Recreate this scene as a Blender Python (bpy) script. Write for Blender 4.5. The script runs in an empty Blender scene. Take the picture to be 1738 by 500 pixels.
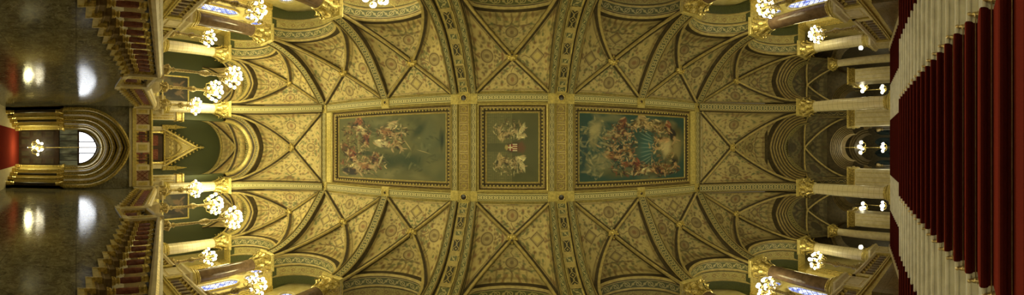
import bpy, math, random
import numpy as np
from mathutils import Vector
random.seed(7); rng = np.random.default_rng(7)
PI = math.pi
S = bpy.context.scene
C = S.collection

# ------------------------------------------------------------------ nodes / materials
class NT:
    def __init__(s, name):
        s.mat = bpy.data.materials.new(name); s.mat.use_nodes = True
        s.t = s.mat.node_tree; s.n = s.t.nodes; s.l = s.t.links
        s.b = s.n['Principled BSDF']
    def m(s, op, a, b=None, c=None, clamp=False):
        n = s.n.new('ShaderNodeMath'); n.operation = op; n.use_clamp = clamp
        for i, v in enumerate((a, b, c)):
            if v is None: continue
            if isinstance(v, (int, float)): n.inputs[i].default_value = v
            else: s.l.new(v, n.inputs[i])
        return n.outputs[0]
    def mix(s, f, a, b):
        n = s.n.new('ShaderNodeMix'); n.data_type = 'RGBA'
        for k, v in ((0, f), (6, a), (7, b)):
            if isinstance(v, (int, float)): n.inputs[k].default_value = v
            elif isinstance(v, tuple): n.inputs[k].default_value = (*v, 1)
            else: s.l.new(v, n.inputs[k])
        return n.outputs[2]
    def uv(s):
        n = s.n.new('ShaderNodeUVMap'); n.uv_map = 'UVMap'
        p = s.n.new('ShaderNodeSeparateXYZ'); s.l.new(n.outputs[0], p.inputs[0])
        return p.outputs[0], p.outputs[1]
    def pos(s):
        return s.n.new('ShaderNodeNewGeometry').outputs['Position']
    def obj(s):
        return s.n.new('ShaderNodeTexCoord').outputs['Object']
    def scale(s, v, x, y, z):
        n = s.n.new('ShaderNodeVectorMath'); n.operation = 'MULTIPLY'; s.l.new(v, n.inputs[0]); n.inputs[1].default_value = (x, y, z)
        return n.outputs[0]
    def noise(s, vec, sc, det=3, rough=.6, dist=0):
        n = s.n.new('ShaderNodeTexNoise'); s.l.new(vec, n.inputs['Vector'])
        n.inputs['Scale'].default_value = sc; n.inputs['Detail'].default_value = det
        n.inputs['Roughness'].default_value = rough; n.inputs['Distortion'].default_value = dist
        return n.outputs['Fac']
    def step(s, v, a, b):
        n = s.n.new('ShaderNodeMapRange'); s.l.new(v, n.inputs[0]); n.inputs[1].default_value = a; n.inputs[2].default_value = b
        return n.outputs[0]
    def bump(s, h, st=.3, d=.01):
        n = s.n.new('ShaderNodeBump'); n.inputs['Strength'].default_value = st; n.inputs['Distance'].default_value = d
        s.l.new(h, n.inputs['Height']); s.l.new(n.outputs[0], s.b.inputs['Normal'])
    def col(s, c):
        if isinstance(c, tuple): s.b.inputs['Base Color'].default_value = (*c, 1)
        else: s.l.new(c, s.b.inputs['Base Color'])
    def rm(s, r, m=0.0):
        if isinstance(r, (int, float)): s.b.inputs['Roughness'].default_value = r
        else: s.l.new(r, s.b.inputs['Roughness'])
        s.b.inputs['Metallic'].default_value = m

def noisy(name, c1, c2, sc=6, rough=.5, metal=0, bump=.15, det=3, lo=.35, hi=.65, stretch=(1, 1, 1), dist=0):
    t = NT(name); v = t.scale(t.obj(), *stretch)
    f = t.noise(v, sc, det, .6, dist)
    t.col(t.mix(t.step(f, lo, hi), c1, c2)); t.rm(rough, metal)
    if bump: t.bump(f, bump)
    return t.mat

M = {}
M['gold'] = noisy('gilding', (.34, .25, .05), (.85, .68, .22), 16, .30, .5, .8)
M['gold_soft'] = noisy('gilt_stone', (.44, .35, .095), (.68, .55, .16), 9, .36, .2, .3)
M['gold_dark'] = noisy('antique_gilding', (.10, .065, .02), (.42, .30, .10), 26, .4, .35, .8)
M['gold_dark2'] = noisy('bronzed_gilding', (.16, .11, .03), (.62, .48, .17), 18, .34, .4, .8)
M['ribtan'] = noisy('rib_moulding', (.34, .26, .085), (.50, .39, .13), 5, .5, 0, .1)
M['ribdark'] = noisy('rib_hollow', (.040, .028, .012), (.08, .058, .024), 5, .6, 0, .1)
M['cream'] = noisy('cream_stone', (.62, .53, .30), (.76, .67, .42), 4, .38, 0, .1)
M['yellow'] = noisy('yellow_scagliola', (.62, .50, .16), (.76, .64, .26), 3, .3, 0, .05)
M['white'] = noisy('white_marble_step', (.66, .63, .52), (.82, .79, .68), 3.5, .33, 0, .05, 6)
M['brown'] = noisy('brown_marble', (.12, .075, .042), (.23, .15, .085), 5, .14, 0, .0, 6, .3, .7)
M['redmarble'] = noisy('red_marble', (.15, .045, .03), (.27, .10, .065), 14, .2, 0, .0, 5)
M['black'] = noisy('black_stone', (.02, .015, .008), (.05, .035, .02), 10, .3, 0, .1)
M['wood'] = noisy('dark_oak', (.030, .016, .008), (.075, .040, .020), 5, .35, 0, .2, 4, .3, .7, (1, 1, .12))
M['brass'] = noisy('brass', (.55, .42, .18), (.75, .60, .32), 12, .28, .8, .05)
def velvet():
    t = NT('red_carpet'); n = t.noise(t.obj(), 60, 3)
    lw = t.n.new('ShaderNodeLayerWeight'); lw.inputs['Blend'].default_value = .5
    f = t.m('POWER', lw.outputs['Facing'], 1.6)  # pile sheen put into the base colour: face-on risers dark, grazing treads bright
    t.col(t.mix(f, t.mix(n, (.042, .006, .005), (.065, .010, .007)), t.mix(n, (.22, .032, .020), (.32, .048, .030))))
    t.rm(.95); t.b.inputs['Specular IOR Level'].default_value = 0; t.bump(n, .3)
    return t.mat
M['carpet'] = velvet()
M['greenwall'] = noisy('green_painted_wall', (.045, .055, .018), (.09, .10, .032), 30, .55, 0, .1)
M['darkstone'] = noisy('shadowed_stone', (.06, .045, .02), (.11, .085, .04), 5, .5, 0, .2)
M['vault_plain'] = noisy('aisle_vault_paint', (.14, .11, .05), (.27, .21, .10), 9, .6, 0, .1)
M['plinth'] = noisy('brown_plinth_stone', (.13, .085, .04), (.24, .17, .08), 6, .3, 0, .1)
M['endline'] = noisy('dimmed_gold_line', (.27, .20, .07), (.44, .33, .12), 6, .4, .1, .1)  # gold darkened to carry the shade of the right end arches
M['lilac'] = noisy('pale_lilac_moulding', (.60, .54, .50), (.85, .80, .72), 8, .14, 0, .05)
M['endmould'] = noisy('shaded_moulding', (.15, .11, .045), (.26, .19, .08), 6, .4, .1, .1)  # moulding colour darkened to carry the shade of the aisle arches

def polished_wall(name, c1, c2, c3, rough):
    t = NT(name); g = t.pos()
    a = t.noise(t.scale(g, 1.2, 1, 1.3), 3.4, 8, .8, 1.6)
    b = t.noise(t.scale(g, 1.3, 1, 2.6), 8, 5, .75, .8)
    c = t.mix(t.step(a, .38, .66), c1, c2)
    c = t.mix(t.m('MULTIPLY', t.step(b, .55, .75), .55), c, c3)
    p = t.n.new('ShaderNodeSeparateXYZ'); t.l.new(g, p.inputs[0])
    jx = t.m('ABSOLUTE', t.m('SUBTRACT', t.m('FRACT', t.m('DIVIDE', p.outputs[0], 1.55)), .5))
    jz = t.m('ABSOLUTE', t.m('SUBTRACT', t.m('FRACT', t.m('DIVIDE', p.outputs[2], 1.3)), .5))
    j = t.m('GREATER_THAN', t.m('MAXIMUM', jx, jz), .494)
    t.col(t.mix(t.m('MULTIPLY', j, .6), c, (.03, .025, .012)))
    t.rm(t.m('ADD', t.m('MULTIPLY', b, .10), rough - .045)); t.bump(b, .10, .01)
    t.b.inputs['Specular IOR Level'].default_value = .5
    return t.mat
M['marblewall'] = polished_wall('polished_serpentine_wall', (.07, .06, .030), (.33, .30, .17), (.66, .62, .44), .085)
M['sidewall'] = polished_wall('polished_brown_wall', (.11, .075, .03), (.20, .14, .06), (.28, .21, .10), .24)

def tiles(name, c1, c2, line, su, sv, rough):
    t = NT(name); u, v = t.uv()
    n = t.noise(t.obj(), 7, 4)
    lu = t.m('GREATER_THAN', t.m('ABSOLUTE', t.m('SUBTRACT', t.m('FRACT', t.m('MULTIPLY', u, su)), .5)), .475)
    lv = t.m('GREATER_THAN', t.m('ABSOLUTE', t.m('SUBTRACT', t.m('FRACT', t.m('MULTIPLY', v, sv)), .5)), .475)
    t.col(t.mix(t.m('MULTIPLY', t.m('MAXIMUM', lu, lv), .6), t.mix(n, c1, c2), line)); t.rm(rough)
    return t.mat
M['ivory'] = tiles('ivory_marble_shaft', (.70, .60, .32), (.82, .73, .46), (.30, .22, .08), 6, 3.4, .2)

def ornament(name, field, motif, line, period=.42, asp=1.0, rough=.5, kind=0, accent=None):
    """u in metres along the band, v 0..1 across; asp = band width in metres"""
    t = NT(name); u, v = t.uv()
    fu = t.m('SUBTRACT', t.m('FRACT', t.m('DIVIDE', u, period)), .5)
    fu2 = t.m('SUBTRACT', t.m('FRACT', t.m('ADD', t.m('DIVIDE', u, period), .5)), .5)
    fv = t.m('MULTIPLY', t.m('SUBTRACT', v, .5), asp / period)
    def rad(a): return t.m('SQRT', t.m('ADD', t.m('MULTIPLY', a, a), t.m('MULTIPLY', fv, fv)))
    def near(x, c, w): return t.m('LESS_THAN', t.m('ABSOLUTE', t.m('SUBTRACT', x, c)), w)
    if kind == 0:      # linked circles
        p = t.m('MAXIMUM', near(rad(fu), .34, .055), near(rad(fu2), .34, .055))
        p = t.m('MAXIMUM', p, t.m('LESS_THAN', rad(fu), .10))
    elif kind == 1:    # diamonds and dots
        d = t.m('ADD', t.m('ABSOLUTE', fu), t.m('ABSOLUTE', fv))
        p = t.m('MAXIMUM', near(d, .38, .06), t.m('LESS_THAN', d, .13))
        p = t.m('MAXIMUM', p, t.m('LESS_THAN', rad(fu2), .10))
    elif kind == 2:    # wave scroll with leaves
        w = t.m('MULTIPLY', t.m('SINE', t.m('MULTIPLY', u, 2 * PI / period)), .22)
        p = near(fv, 0, .0); q = t.m('LESS_THAN', t.m('ABSOLUTE', t.m('SUBTRACT', fv, w)), .06)
        p = t.m('MAXIMUM', q, t.m('LESS_THAN', rad(fu), .12)); p = t.m('MAXIMUM', p, near(rad(fu2), .2, .04))
    else:              # arabesque
        n = t.noise(t.scale(t.obj(), 1, 1, 1), 11, 3)
        d = t.m('ADD', t.m('ABSOLUTE', fu), t.m('ABSOLUTE', fv))
        p = t.m('MAXIMUM', t.m('MULTIPLY', near(n, .5, .035), .9), near(d, .2, .05))
    e = t.m('GREATER_THAN', t.m('ABSOLUTE', t.m('SUBTRACT', v, .5)), .44)
    n = t.noise(t.obj(), 14, 3)
    f = t.mix(n, field, tuple(c * .65 for c in field))
    c = t.mix(t.m('MAXIMUM', t.m('MULTIPLY', p, .85), 0), f, motif)
    t.col(t.mix(e, c, line)); t.rm(rough); t.bump(p, .3, .01)
    return t.mat
GR = (.075, .09, .032); GO = (.52, .42, .16); GL = (.62, .50, .20); CR = (.50, .42, .19)
M['band_green'] = ornament('green_guilloche', GR, GO, GL, .34, .34, kind=0)
M['band_gold'] = ornament('gilt_guilloche', (.24, .22, .07), (.72, .62, .27), (.76, .66, .28), .26, .36, kind=0)
M['band_gold2'] = ornament('gilt_scroll', (.22, .19, .065), (.68, .58, .24), (.70, .60, .25), .36, .34, kind=1)
M['band_cream'] = ornament('cream_arabesque', (.56, .48, .15), (.22, .13, .04), (.30, .28, .10), .5, .5, kind=3)
M['band_scroll'] = ornament('green_scroll', (.15, .155, .06), (.50, .43, .18), GL, .5, .4, kind=2)
M['band_dark'] = ornament('dark_diamond_band', (.045, .04, .016), (.42, .33, .11), (.26, .19, .07), .5, .4, kind=1)
M['gold_orn'] = ornament('raised_gilt_tracery', (.34, .25, .07), (.74, .60, .22), GL, .3, .5, kind=2)
M['pinkpanel'] = ornament('pink_marble_panel', (.50, .30, .18), (.24, .08, .05), (.62, .50, .28), .5, .5, kind=1)

def emis(name, col, st, lattice=None):
    t = NT(name); t.col(col); t.b.inputs['Emission Color'].default_value = (*col, 1); t.b.inputs['Emission Strength'].default_value = st
    return t.mat
M['globe'] = emis('lit_opal_globe', (1, .93, .66), 11)
M['daylight'] = emis('bright_window_glass', (.90, .94, 1), 4.5)
def stained():
    t = NT('blue_stained_glass'); g = t.pos()
    p = t.n.new('ShaderNodeSeparateXYZ'); t.l.new(g, p.inputs[0])
    a = t.m('ADD', p.outputs[0], t.m('ADD', p.outputs[2], p.outputs[1])); b = t.m('SUBTRACT', t.m('ADD', p.outputs[0], p.outputs[1]), p.outputs[2])
    def ln(x): return t.m('ABSOLUTE', t.m('SUBTRACT', t.m('FRACT', t.m('DIVIDE', x, .30)), .5))
    lead = t.m('GREATER_THAN', t.m('MAXIMUM', ln(a), ln(b)), .43)
    n = t.noise(g, 5, 3)
    c = t.mix(t.step(n, .42, .62), (.10, .15, .55), (.62, .68, .95))
    c = t.mix(lead, c, (.05, .05, .06))
    t.col(c); t.l.new(c, t.b.inputs['Emission Color']); t.b.inputs['Emission Strength'].default_value = 1.5; t.rm(.2)
    return t.mat
M['stained'] = stained()
def darkglass(name, c, s):
    t = NT(name); n = t.noise(t.scale(t.pos(), 1, 1, .3), 3, 3)
    cc = t.mix(t.step(n, .4, .65), tuple(x * .3 for x in c), c)
    t.col(cc); t.l.new(cc, t.b.inputs['Emission Color']); t.b.inputs['Emission Strength'].default_value = s; t.rm(.15)
    return t.mat
M['farglass'] = darkglass('far_blue_glass', (.035, .05, .045), .12)
M['transomglass'] = darkglass('dim_transom_glass', (.17, .17, .09), .35)

def painted(name, rough=.65, grain=.12):
    t = NT(name); a = t.n.new('ShaderNodeVertexColor'); a.layer_name = 'Col'
    n = t.noise(t.pos(), 7, 5, .7)
    t.col(t.mix(t.m('MULTIPLY', t.step(n, .3, .7), grain), a.outputs[0], (.10, .08, .035))); t.rm(rough)
    return t.mat
M['painted'] = painted('painted_plaster')
M['fresco'] = painted('fresco_paint', .55, .15)

# ------------------------------------------------------------------ mesh builder
class MB:
    def __init__(s): s.v = []; s.f = []; s.m = []; s.uv = []
    def quad(s, pts, m=0, uvs=None):
        b = len(s.v); s.v += [tuple(p) for p in pts]; s.f.append(tuple(range(b, b + len(pts)))); s.m.append(m)
        s.uv.append(uvs or [(p[0], p[2]) for p in pts])
    def box(s, x0, x1, y0, y1, z0, z1, m=0):
        if x0 > x1: x0, x1 = x1, x0
        if y0 > y1: y0, y1 = y1, y0
        b = len(s.v)
        s.v += [(x, y, z) for z in (z0, z1) for y in (y0, y1) for x in (x0, x1)]
        for q in ((0, 2, 3, 1), (4, 5, 7, 6), (0, 1, 5, 4), (2, 6, 7, 3), (0, 4, 6, 2), (1, 3, 7, 5)):
            s.f.append(tuple(b + i for i in q)); s.m.append(m)
            s.uv.append([((s.v[b + i][0] + s.v[b + i][1]), s.v[b + i][2]) for i in q])
    def lathe(s, prof, n=16, c=(0, 0, 0), m=0, ms=None, sq=False):
        b = len(s.v); k = len(prof); acc = 0; L = [0]
        for i in range(1, k): acc += math.dist(prof[i], prof[i - 1]); L.append(acc)
        for r, z in prof:
            for j in range(n):
                a = 2 * PI * (j + (.5 if sq else 0)) / n
                rr = r * (math.sqrt(2) if sq else 1)
                s.v.append((c[0] + rr * math.cos(a), c[1] + rr * math.sin(a), c[2] + z))
        for i in range(k - 1):
            for j in range(n):
                j2 = (j + 1) % n
                s.f.append((b + i * n + j, b + i * n + j2, b + (i + 1) * n + j2, b + (i + 1) * n + j)); s.m.append(ms[i] if ms else m)
                s.uv.append([(j / n, L[i]), ((j + 1) / n, L[i]), ((j + 1) / n, L[i + 1]), (j / n, L[i + 1])])
    def tube(s, path, r, n=6, m=0, r2=None):
        b = len(s.v); P = [Vector(p) for p in path]; K = len(P)
        for i, p in enumerate(P):
            t = (P[min(i + 1, K - 1)] - P[max(i - 1, 0)]).normalized()
            a = t.orthogonal().normalized() if abs(t.z) > .99 else t.cross(Vector((0, 0, 1))).normalized()
            c = t.cross(a); rr = r if r2 is None else r + (r2 - r) * i / (K - 1)
            for j in range(n):
                w = 2 * PI * j / n; s.v.append(tuple(p + a * rr * math.cos(w) + c * rr * math.sin(w)))
        for i in range(K - 1):
            for j in range(n):
                s.f.append((b + i * n + j, b + i * n + (j + 1) % n, b + (i + 1) * n + (j + 1) % n, b + (i + 1) * n + j)); s.m.append(m)
                s.uv.append([(0, 0)] * 4)
        for e in (0, K - 1):
            s.f.append(tuple(b + e * n + j for j in range(n))); s.m.append(m); s.uv.append([(0, 0)] * n)
    def band(s, path, side, sec, ms, flip=1):
        """sweep cross-section [(a along side, b along normal)] along path; side constant vector; ms material per segment"""
        P = [Vector(p) for p in path]; W = Vector(side); K = len(P); k = len(sec); b = len(s.v); U = [0]
        for i in range(1, K): U.append(U[-1] + (P[i] - P[i - 1]).length)
        for i, p in enumerate(P):
            t = (P[min(i + 1, K - 1)] - P[max(i - 1, 0)]).normalized(); nn = t.cross(W).normalized() * flip
            for a, h in sec: s.v.append(tuple(p + W * a + nn * h))
        for i in range(K - 1):
            for j in range(k - 1):
                s.f.append((b + i * k + j, b + i * k + j + 1, b + (i + 1) * k + j + 1, b + (i + 1) * k + j)); s.m.append(ms[j])
                s.uv.append([(U[i], 0), (U[i], 1), (U[i + 1], 1), (U[i + 1], 0)])
    def build(s, name, mats, parent=None, smooth=False, loc=None):
        me = bpy.data.meshes.new(name); me.from_pydata(s.v, [], s.f)
        for x in (mats if isinstance(mats, (list, tuple)) else [mats]): me.materials.append(M[x])
        me.polygons.foreach_set('material_index', s.m)
        uvl = me.uv_layers.new(name='UVMap'); flat = [c for f in s.uv for p in f for c in p]
        uvl.data.foreach_set('uv', flat)
        if smooth: me.polygons.foreach_set('use_smooth', [True] * len(s.f))
        me.update()
        return link(name, me, parent, loc)
def link(name, me, parent=None, loc=None):
    o = bpy.data.objects.new(name, me); C.objects.link(o)
    if parent: o.parent = parent
    if loc: o.location = loc
    return o
def grid_mesh(name, P, col, mat, parent=None, smooth=True):
    """P: (n,m,3) positions, col: (n,m,3) linear colours"""
    n, m = P.shape[:2]; idx = np.arange(n * m).reshape(n, m)
    F = np.stack([idx[:-1, :-1], idx[1:, :-1], idx[1:, 1:], idx[:-1, 1:]], -1).reshape(-1, 4)
    me = bpy.data.meshes.new(name); me.vertices.add(n * m); me.vertices.foreach_set('co', P.reshape(-1).astype(np.float32))
    me.loops.add(F.size); me.loops.foreach_set('vertex_index', F.reshape(-1).astype(np.int32))
    me.polygons.add(len(F)); me.polygons.foreach_set('loop_start', (np.arange(len(F)) * 4).astype(np.int32))
    me.update(calc_edges=True)
    if smooth: me.polygons.foreach_set('use_smooth', np.ones(len(F), dtype=bool))
    ca = me.color_attributes.new('Col', 'FLOAT_COLOR', 'POINT')
    cc = np.ones((n * m, 4), np.float32); cc[:, :3] = np.clip(col.reshape(-1, 3), 0, 1); ca.data.foreach_set('color', cc.reshape(-1))
    me.materials.append(M[mat]); return link(name, me, parent)

def empty(name, label, cat, loc=(0, 0, 0), group=None, rz=0):
    o = bpy.data.objects.new(name, None); C.objects.link(o); o.location = loc; o.rotation_euler = (0, 0, rz); o.empty_display_size = .1
    return tag(o, label, cat, group)
def tag(o, label, cat, group=None):
    o['label'] = label; o['category'] = cat
    if group: o['group'] = group
    return o
def struct(o, label=None):
    o['kind'] = 'structure'
    if label: o['label'] = label; o['category'] = 'structure'
    return o
def copy_tree(o, parent=None):
    c = o.copy(); C.objects.link(c)
    if parent: c.parent = parent
    for ch in list(o.children): copy_tree(ch, c)
    return c
def half(sy): return 'upper half of the photo' if sy < 0 else 'lower half of the photo'
def uh(sy): return 'upper' if sy < 0 else 'lower'
ORD = ['first', 'second', 'third', 'fourth', 'fifth', 'sixth', 'seventh', 'eighth', 'ninth', 'tenth', 'eleventh', 'twelfth', 'thirteenth', 'fourteenth', 'fifteenth', 'sixteenth', 'seventeenth', 'eighteenth', 'nineteenth', 'twentieth']

def arch(hw, rise, n=20):
    """list of (x,z) from -hw to hw; pointed if rise>hw"""
    if rise > hw * 1.02:
        R = (hw * hw + rise * rise) / (2 * hw); a1 = math.atan2(rise, R - hw)
        r = [(hw - R + R * math.cos(a1 * i / (n // 2)), R * math.sin(a1 * i / (n // 2))) for i in range(n // 2 + 1)]
    else:
        r = [(hw * math.cos(PI / 2 * i / (n // 2)), rise * math.sin(PI / 2 * i / (n // 2))) for i in range(n // 2 + 1)]
    return [(-x, z) for x, z in r] + [(x, z) for x, z in r[::-1][1:]]

# ------------------------------------------------------------------ key dimensions (metres, eye at the origin, +X up the stairs)
ZC = 13.4; YB0, YB1 = 2.12, 2.73; YW = 5.78; ZCAP = 8.95; XL, XR = -14.9, 14.1
XCL, XCR = -11.1, 9.93
RB = [-11.1, -6.87, 6.25, 9.93]                # narrow transverse ribs
WB = [(-3.30, -1.98), (1.41, 2.70)]            # wide double ribs
BAYS = [(XL, -11.32), (-10.88, -7.09), (-6.65, -3.30), (-1.98, 1.41), (2.70, 6.03), (6.47, 9.71), (10.15, XR)]
BAYN = ['left end corner', 'second from left', 'third from left', 'middle', 'third from right', 'second from right', 'right end corner']
ZR = 13.38
RT = np.array([(0, 0), (.015, .05), (.035, .11), (.07, .19), (.15, .33), (.24, .455), (.40, .61), (.57, .735), (.8, .885), (1, 1)])
def Rf(q): return np.interp(q, RT[:, 0], RT[:, 1])
qs = np.linspace(0, 1, 201); _r = Rf(qs)
for _ in range(60): _r[1:-1] = (_r[:-2] + _r[1:-1] * 2 + _r[2:]) / 4
def Rs(q): return np.interp(q, qs, _r)
HARCH = 1.95

# ------------------------------------------------------------------ painted vault bays
def motif_color(u, v, L, W, seed, tone, low):
    """ornament on a web: u across (m, mirrored), v from boss to edge (m)"""
    r = np.random.default_rng(seed)
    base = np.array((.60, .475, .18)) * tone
    a = np.abs(u); shp = u.shape
    c = np.ones(shp + (3,)) * base
    n = .5 + .5 * np.sin(5.1 * u + 1.7 * v + seed) * np.sin(3.3 * v - 2 * u)
    c *= (.92 + .14 * n)[..., None]
    def put(mask, colr, k=.8):
        nonlocal c
        mk = np.clip(mask, 0, 1)[..., None] * k
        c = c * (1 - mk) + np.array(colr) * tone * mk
    def soft(d, w): return np.clip(1.5 - np.abs(d) / w, 0, 1)
    br = (.17, .11, .04); gr = (.15, .17, .06); rd = (.25, .12, .045); gd = (.60, .47, .14)
    s1 = np.sin(a * 10.5 + 2.4 * np.sin(v * 7.2)) + np.sin(v * 11.1 + 1.9 * np.sin(a * 8.1))
    put(soft(s1 - .35, .15), br, .45)
    put((s1 > 1.5) * 1.0, gr, .75)
    put((s1 < -1.6) * 1.0, rd, .7)
    for _ in range(26):
        pv = r.uniform(.25, L * .95); pu = r.uniform(0, .5 * W * pv / L * .85)
        d = np.hypot((a - pu) / r.uniform(.04, .09), (v - pv) / r.uniform(.03, .08))
        put(np.clip(1.4 - d, 0, 1), [br, gr, rd, (.30, .25, .09)][r.integers(4)], .9)
    mv = L * .66; kind = seed % 3
    R0 = min(.25, W * .11)
    d = np.hypot(u, v - mv) if kind != 1 else (np.abs(u) + np.abs(v - mv)) * .85
    put((d < R0 * 1.25) * 1.0, base, .8); put(soft(d - R0, .032), br, .95); put(soft(d - R0 * .72, .02), br, .6)
    put(np.clip(1.5 - np.hypot(u / (R0 * .4), (v - mv) / (R0 * .55)), 0, 1), (br if kind != 2 else rd) if kind != 1 else gd, .9)
    for q in (-1, 1):      # plant stems above and below the medallion
        put(soft(u - .05 * np.sin((v - mv) * 14), .022) * (np.abs(v - mv - q * R0 * 2.0) < R0 * .8), br, .8)
        put(np.clip(1.4 - np.hypot((a - R0 * .8) / .10, (v - mv - q * R0 * 1.9) / .04), 0, 1), gr, .8)
        put(np.clip(1.4 - np.hypot((a - R0 * 2.0) / .05, (v - mv - q * R0 * .5) / .09), 0, 1), br, .8)
    # small tailpiece and trellis near the edge
    if low:
        tr = (v > L * .80) & (a < W * .22)
        put(tr * soft(np.abs(((u * 3.2) % 1) - .5) - .5, .12), br, .55); put(soft(v - L * .80, .03) * (a < W * .22), br, .7)
    put(soft(v - L * .955, .03), br, .55)
    edge = .5 * W * v / L - a
    put(soft(edge - .17, .022), br, .7); put((edge < .10) * 1.0, (.40, .27, .10), .5)
    return c

def bay(cs, boss, edges, seed, tone, name='ceiling', N=88):
    """cs: 4 corners (x,y,z); edges[k]: 'arch:<rise>', 'rib', 'flat' between corner k and k+1"""
    B = np.array(boss); objs = []
    low = [c[2] < 11 for c in cs]
    P_all = []; C_all = []
    def H(k, t):
        z = cs[k][2]
        g = (.42 * t + .58 * (1 - np.sqrt(np.clip(1 - t * t, 0, 1)))) if low[k] else t
        return B[2] + (z - B[2]) * g
    par = None
    for k in range(4):
        a, b = np.array(cs[k]), np.array(cs[(k + 1) % 4])
        t, w = np.meshgrid(np.linspace(0.001, 1, N), np.linspace(0, 1, N), indexing='ij')
        xy = B[:2] + t[..., None] * ((1 - w)[..., None] * a[:2] + w[..., None] * b[:2] - B[:2])
        e = edges[k]
        if e.startswith('arch'):
            E = float(e[5:]) * np.sqrt(np.clip(1 - (2 * w - 1) ** 2, 0, 1))
        elif e == 'rib':
            E = (Rs(w) if low[k] else Rs(1 - w)) * abs(b[2] - a[2]) - (w if low[k] else 1 - w) * abs(b[2] - a[2])
        else: E = 0 * w
        z = (1 - w) * H(k, t) + w * H((k + 1) % 4, t) + t ** 1.4 * E
        P = np.dstack([xy, z]); Lm = abs(np.linalg.norm((a[:2] + b[:2]) / 2 - B[:2])); W = np.linalg.norm(a[:2] - b[:2])
        if e.startswith('arch'): Lm *= 1.35
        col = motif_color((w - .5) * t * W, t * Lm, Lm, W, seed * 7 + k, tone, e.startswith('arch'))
        o = grid_mesh(name if par is None else 'vault_web', P, col, 'painted', par)
        if par is None: par = struct(o); par['label'] = 'painted arabesque vault bay'
    return par, H

def diag_ribs(cs, boss, H, i0, mats=('ribdark', 'ribtan', 'ribtan', 'ribdark'), w=.11):
    B = Vector(boss); mb = MB()
    for k in range(4):
        c = Vector(cs[k]); d = Vector((c.x - B.x, c.y - B.y, 0)).normalized(); side = Vector((-d.y, d.x, 0))
        path = [(B.x + t * (c.x - B.x), B.y + t * (c.y - B.y), float(H(k, np.array(t))) - .01) for t in np.linspace(0, 1, 22)]
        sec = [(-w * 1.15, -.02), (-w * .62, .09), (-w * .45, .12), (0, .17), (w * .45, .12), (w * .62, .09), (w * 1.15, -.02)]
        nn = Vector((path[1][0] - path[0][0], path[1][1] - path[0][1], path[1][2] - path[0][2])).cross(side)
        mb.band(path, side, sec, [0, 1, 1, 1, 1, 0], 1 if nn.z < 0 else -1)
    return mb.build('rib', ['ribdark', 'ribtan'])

def boss_mesh():
    mb = MB()
    mb.lathe([(0, -.22), (.05, -.21), (.075, -.17), (.06, -.13), (.10, -.12), (.17, -.10), (.20, -.05), (.19, 0)], 16, m=0)
    for k in range(8):
        a = 2 * PI * k / 8; cx, cy = .17 * math.cos(a), .17 * math.sin(a)
        mb.lathe([(0, -.065), (.035, -.055), (.055, -.02), (.05, .02), (0, .05)], 8, (cx, cy, -.10), 0)
    mb.lathe([(0, -.01), (.045, -.01)], 10, (0, 0, -.215), 1)
    return mb
boss0 = None
def put_boss(p, label):
    global boss0
    if boss0 is None:
        b = boss_mesh().build('ceiling_boss', ['gold', 'ribdark'], smooth=True); boss0 = b
    else:
        b = boss0.copy(); C.objects.link(b)
    b.location = p; b.scale = (1.2, 1.2, 1.2); tag(b, label, 'ceiling boss', 'gilded rosette bosses of the vaults')
    return b

trim_n = 0
def trim(mb, mats, smooth=False):
    global trim_n; trim_n += 1
    o = mb.build('trim_%d' % trim_n, mats, smooth=smooth); return struct(o)

bay_tone = [1.12, 1.05, 1.0, .95, .82, .76, .74]  # hall light fading to the right, put into the vault paint
for sy in (-1, 1):
    for i, (x0, x1) in enumerate(BAYS):
        zb = 12.62
        if i == 0: cs = [(x0, sy * YW, ZCAP), (x1, sy * YW, ZCAP), (x1, sy * YB1, ZR), (x0, sy * YB1, ZCAP)]; ed = ['arch:%g' % HARCH, 'rib', 'rib', 'arch:%g' % HARCH]; zb = 12.45
        elif i == 6: cs = [(x0, sy * YW, ZCAP), (x1, sy * YW, ZCAP), (x1, sy * YB1, ZCAP), (x0, sy * YB1, ZR)]; ed = ['arch:%g' % HARCH, 'arch:%g' % HARCH, 'rib', 'rib']; zb = 12.5
        else: cs = [(x0, sy * YW, ZCAP), (x1, sy * YW, ZCAP), (x1, sy * YB1, ZR), (x0, sy * YB1, ZR)]; ed = ['arch:%g' % (HARCH - .05), 'rib', 'flat', 'rib']
        bs = ((x0 + x1) / 2, sy * 4.2, zb)
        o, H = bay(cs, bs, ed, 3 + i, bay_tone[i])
        r = diag_ribs(cs, bs, H, i); r.parent = o
        put_boss((bs[0], bs[1], bs[2] - .06), 'gilded rosette boss where ribs cross, %s vault bay, %s row' % (BAYN[i], uh(sy)))
# end bays on the axis
for e, (xa, xb) in enumerate(((XL, -11.32), (10.15, XR))):
    cs = [(xa, -YB0, ZCAP), (xb, -YB0, ZR), (xb, YB0, ZR), (xa, YB0, ZCAP)] if e == 0 else [(xb, YB0, ZCAP), (xa, YB0, ZR), (xa, -YB0, ZR), (xb, -YB0, ZCAP)]
    ed = ['rib', 'flat', 'rib', 'arch:2.35']
    bs = ((xa + xb) / 2 - (.05 if e == 0 else .1), 0, 12.72)
    o, H = bay(cs, bs, ed, 11 + e, (1.12, .8)[e]); r = diag_ribs(cs, bs, H, 0); r.parent = o  # end bays carry the same light falloff in their paint
    put_boss((bs[0], 0, bs[2] - .06), 'gilded rosette boss on the centre line at the %s end of the ceiling' % ('left', 'right')[e])

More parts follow.
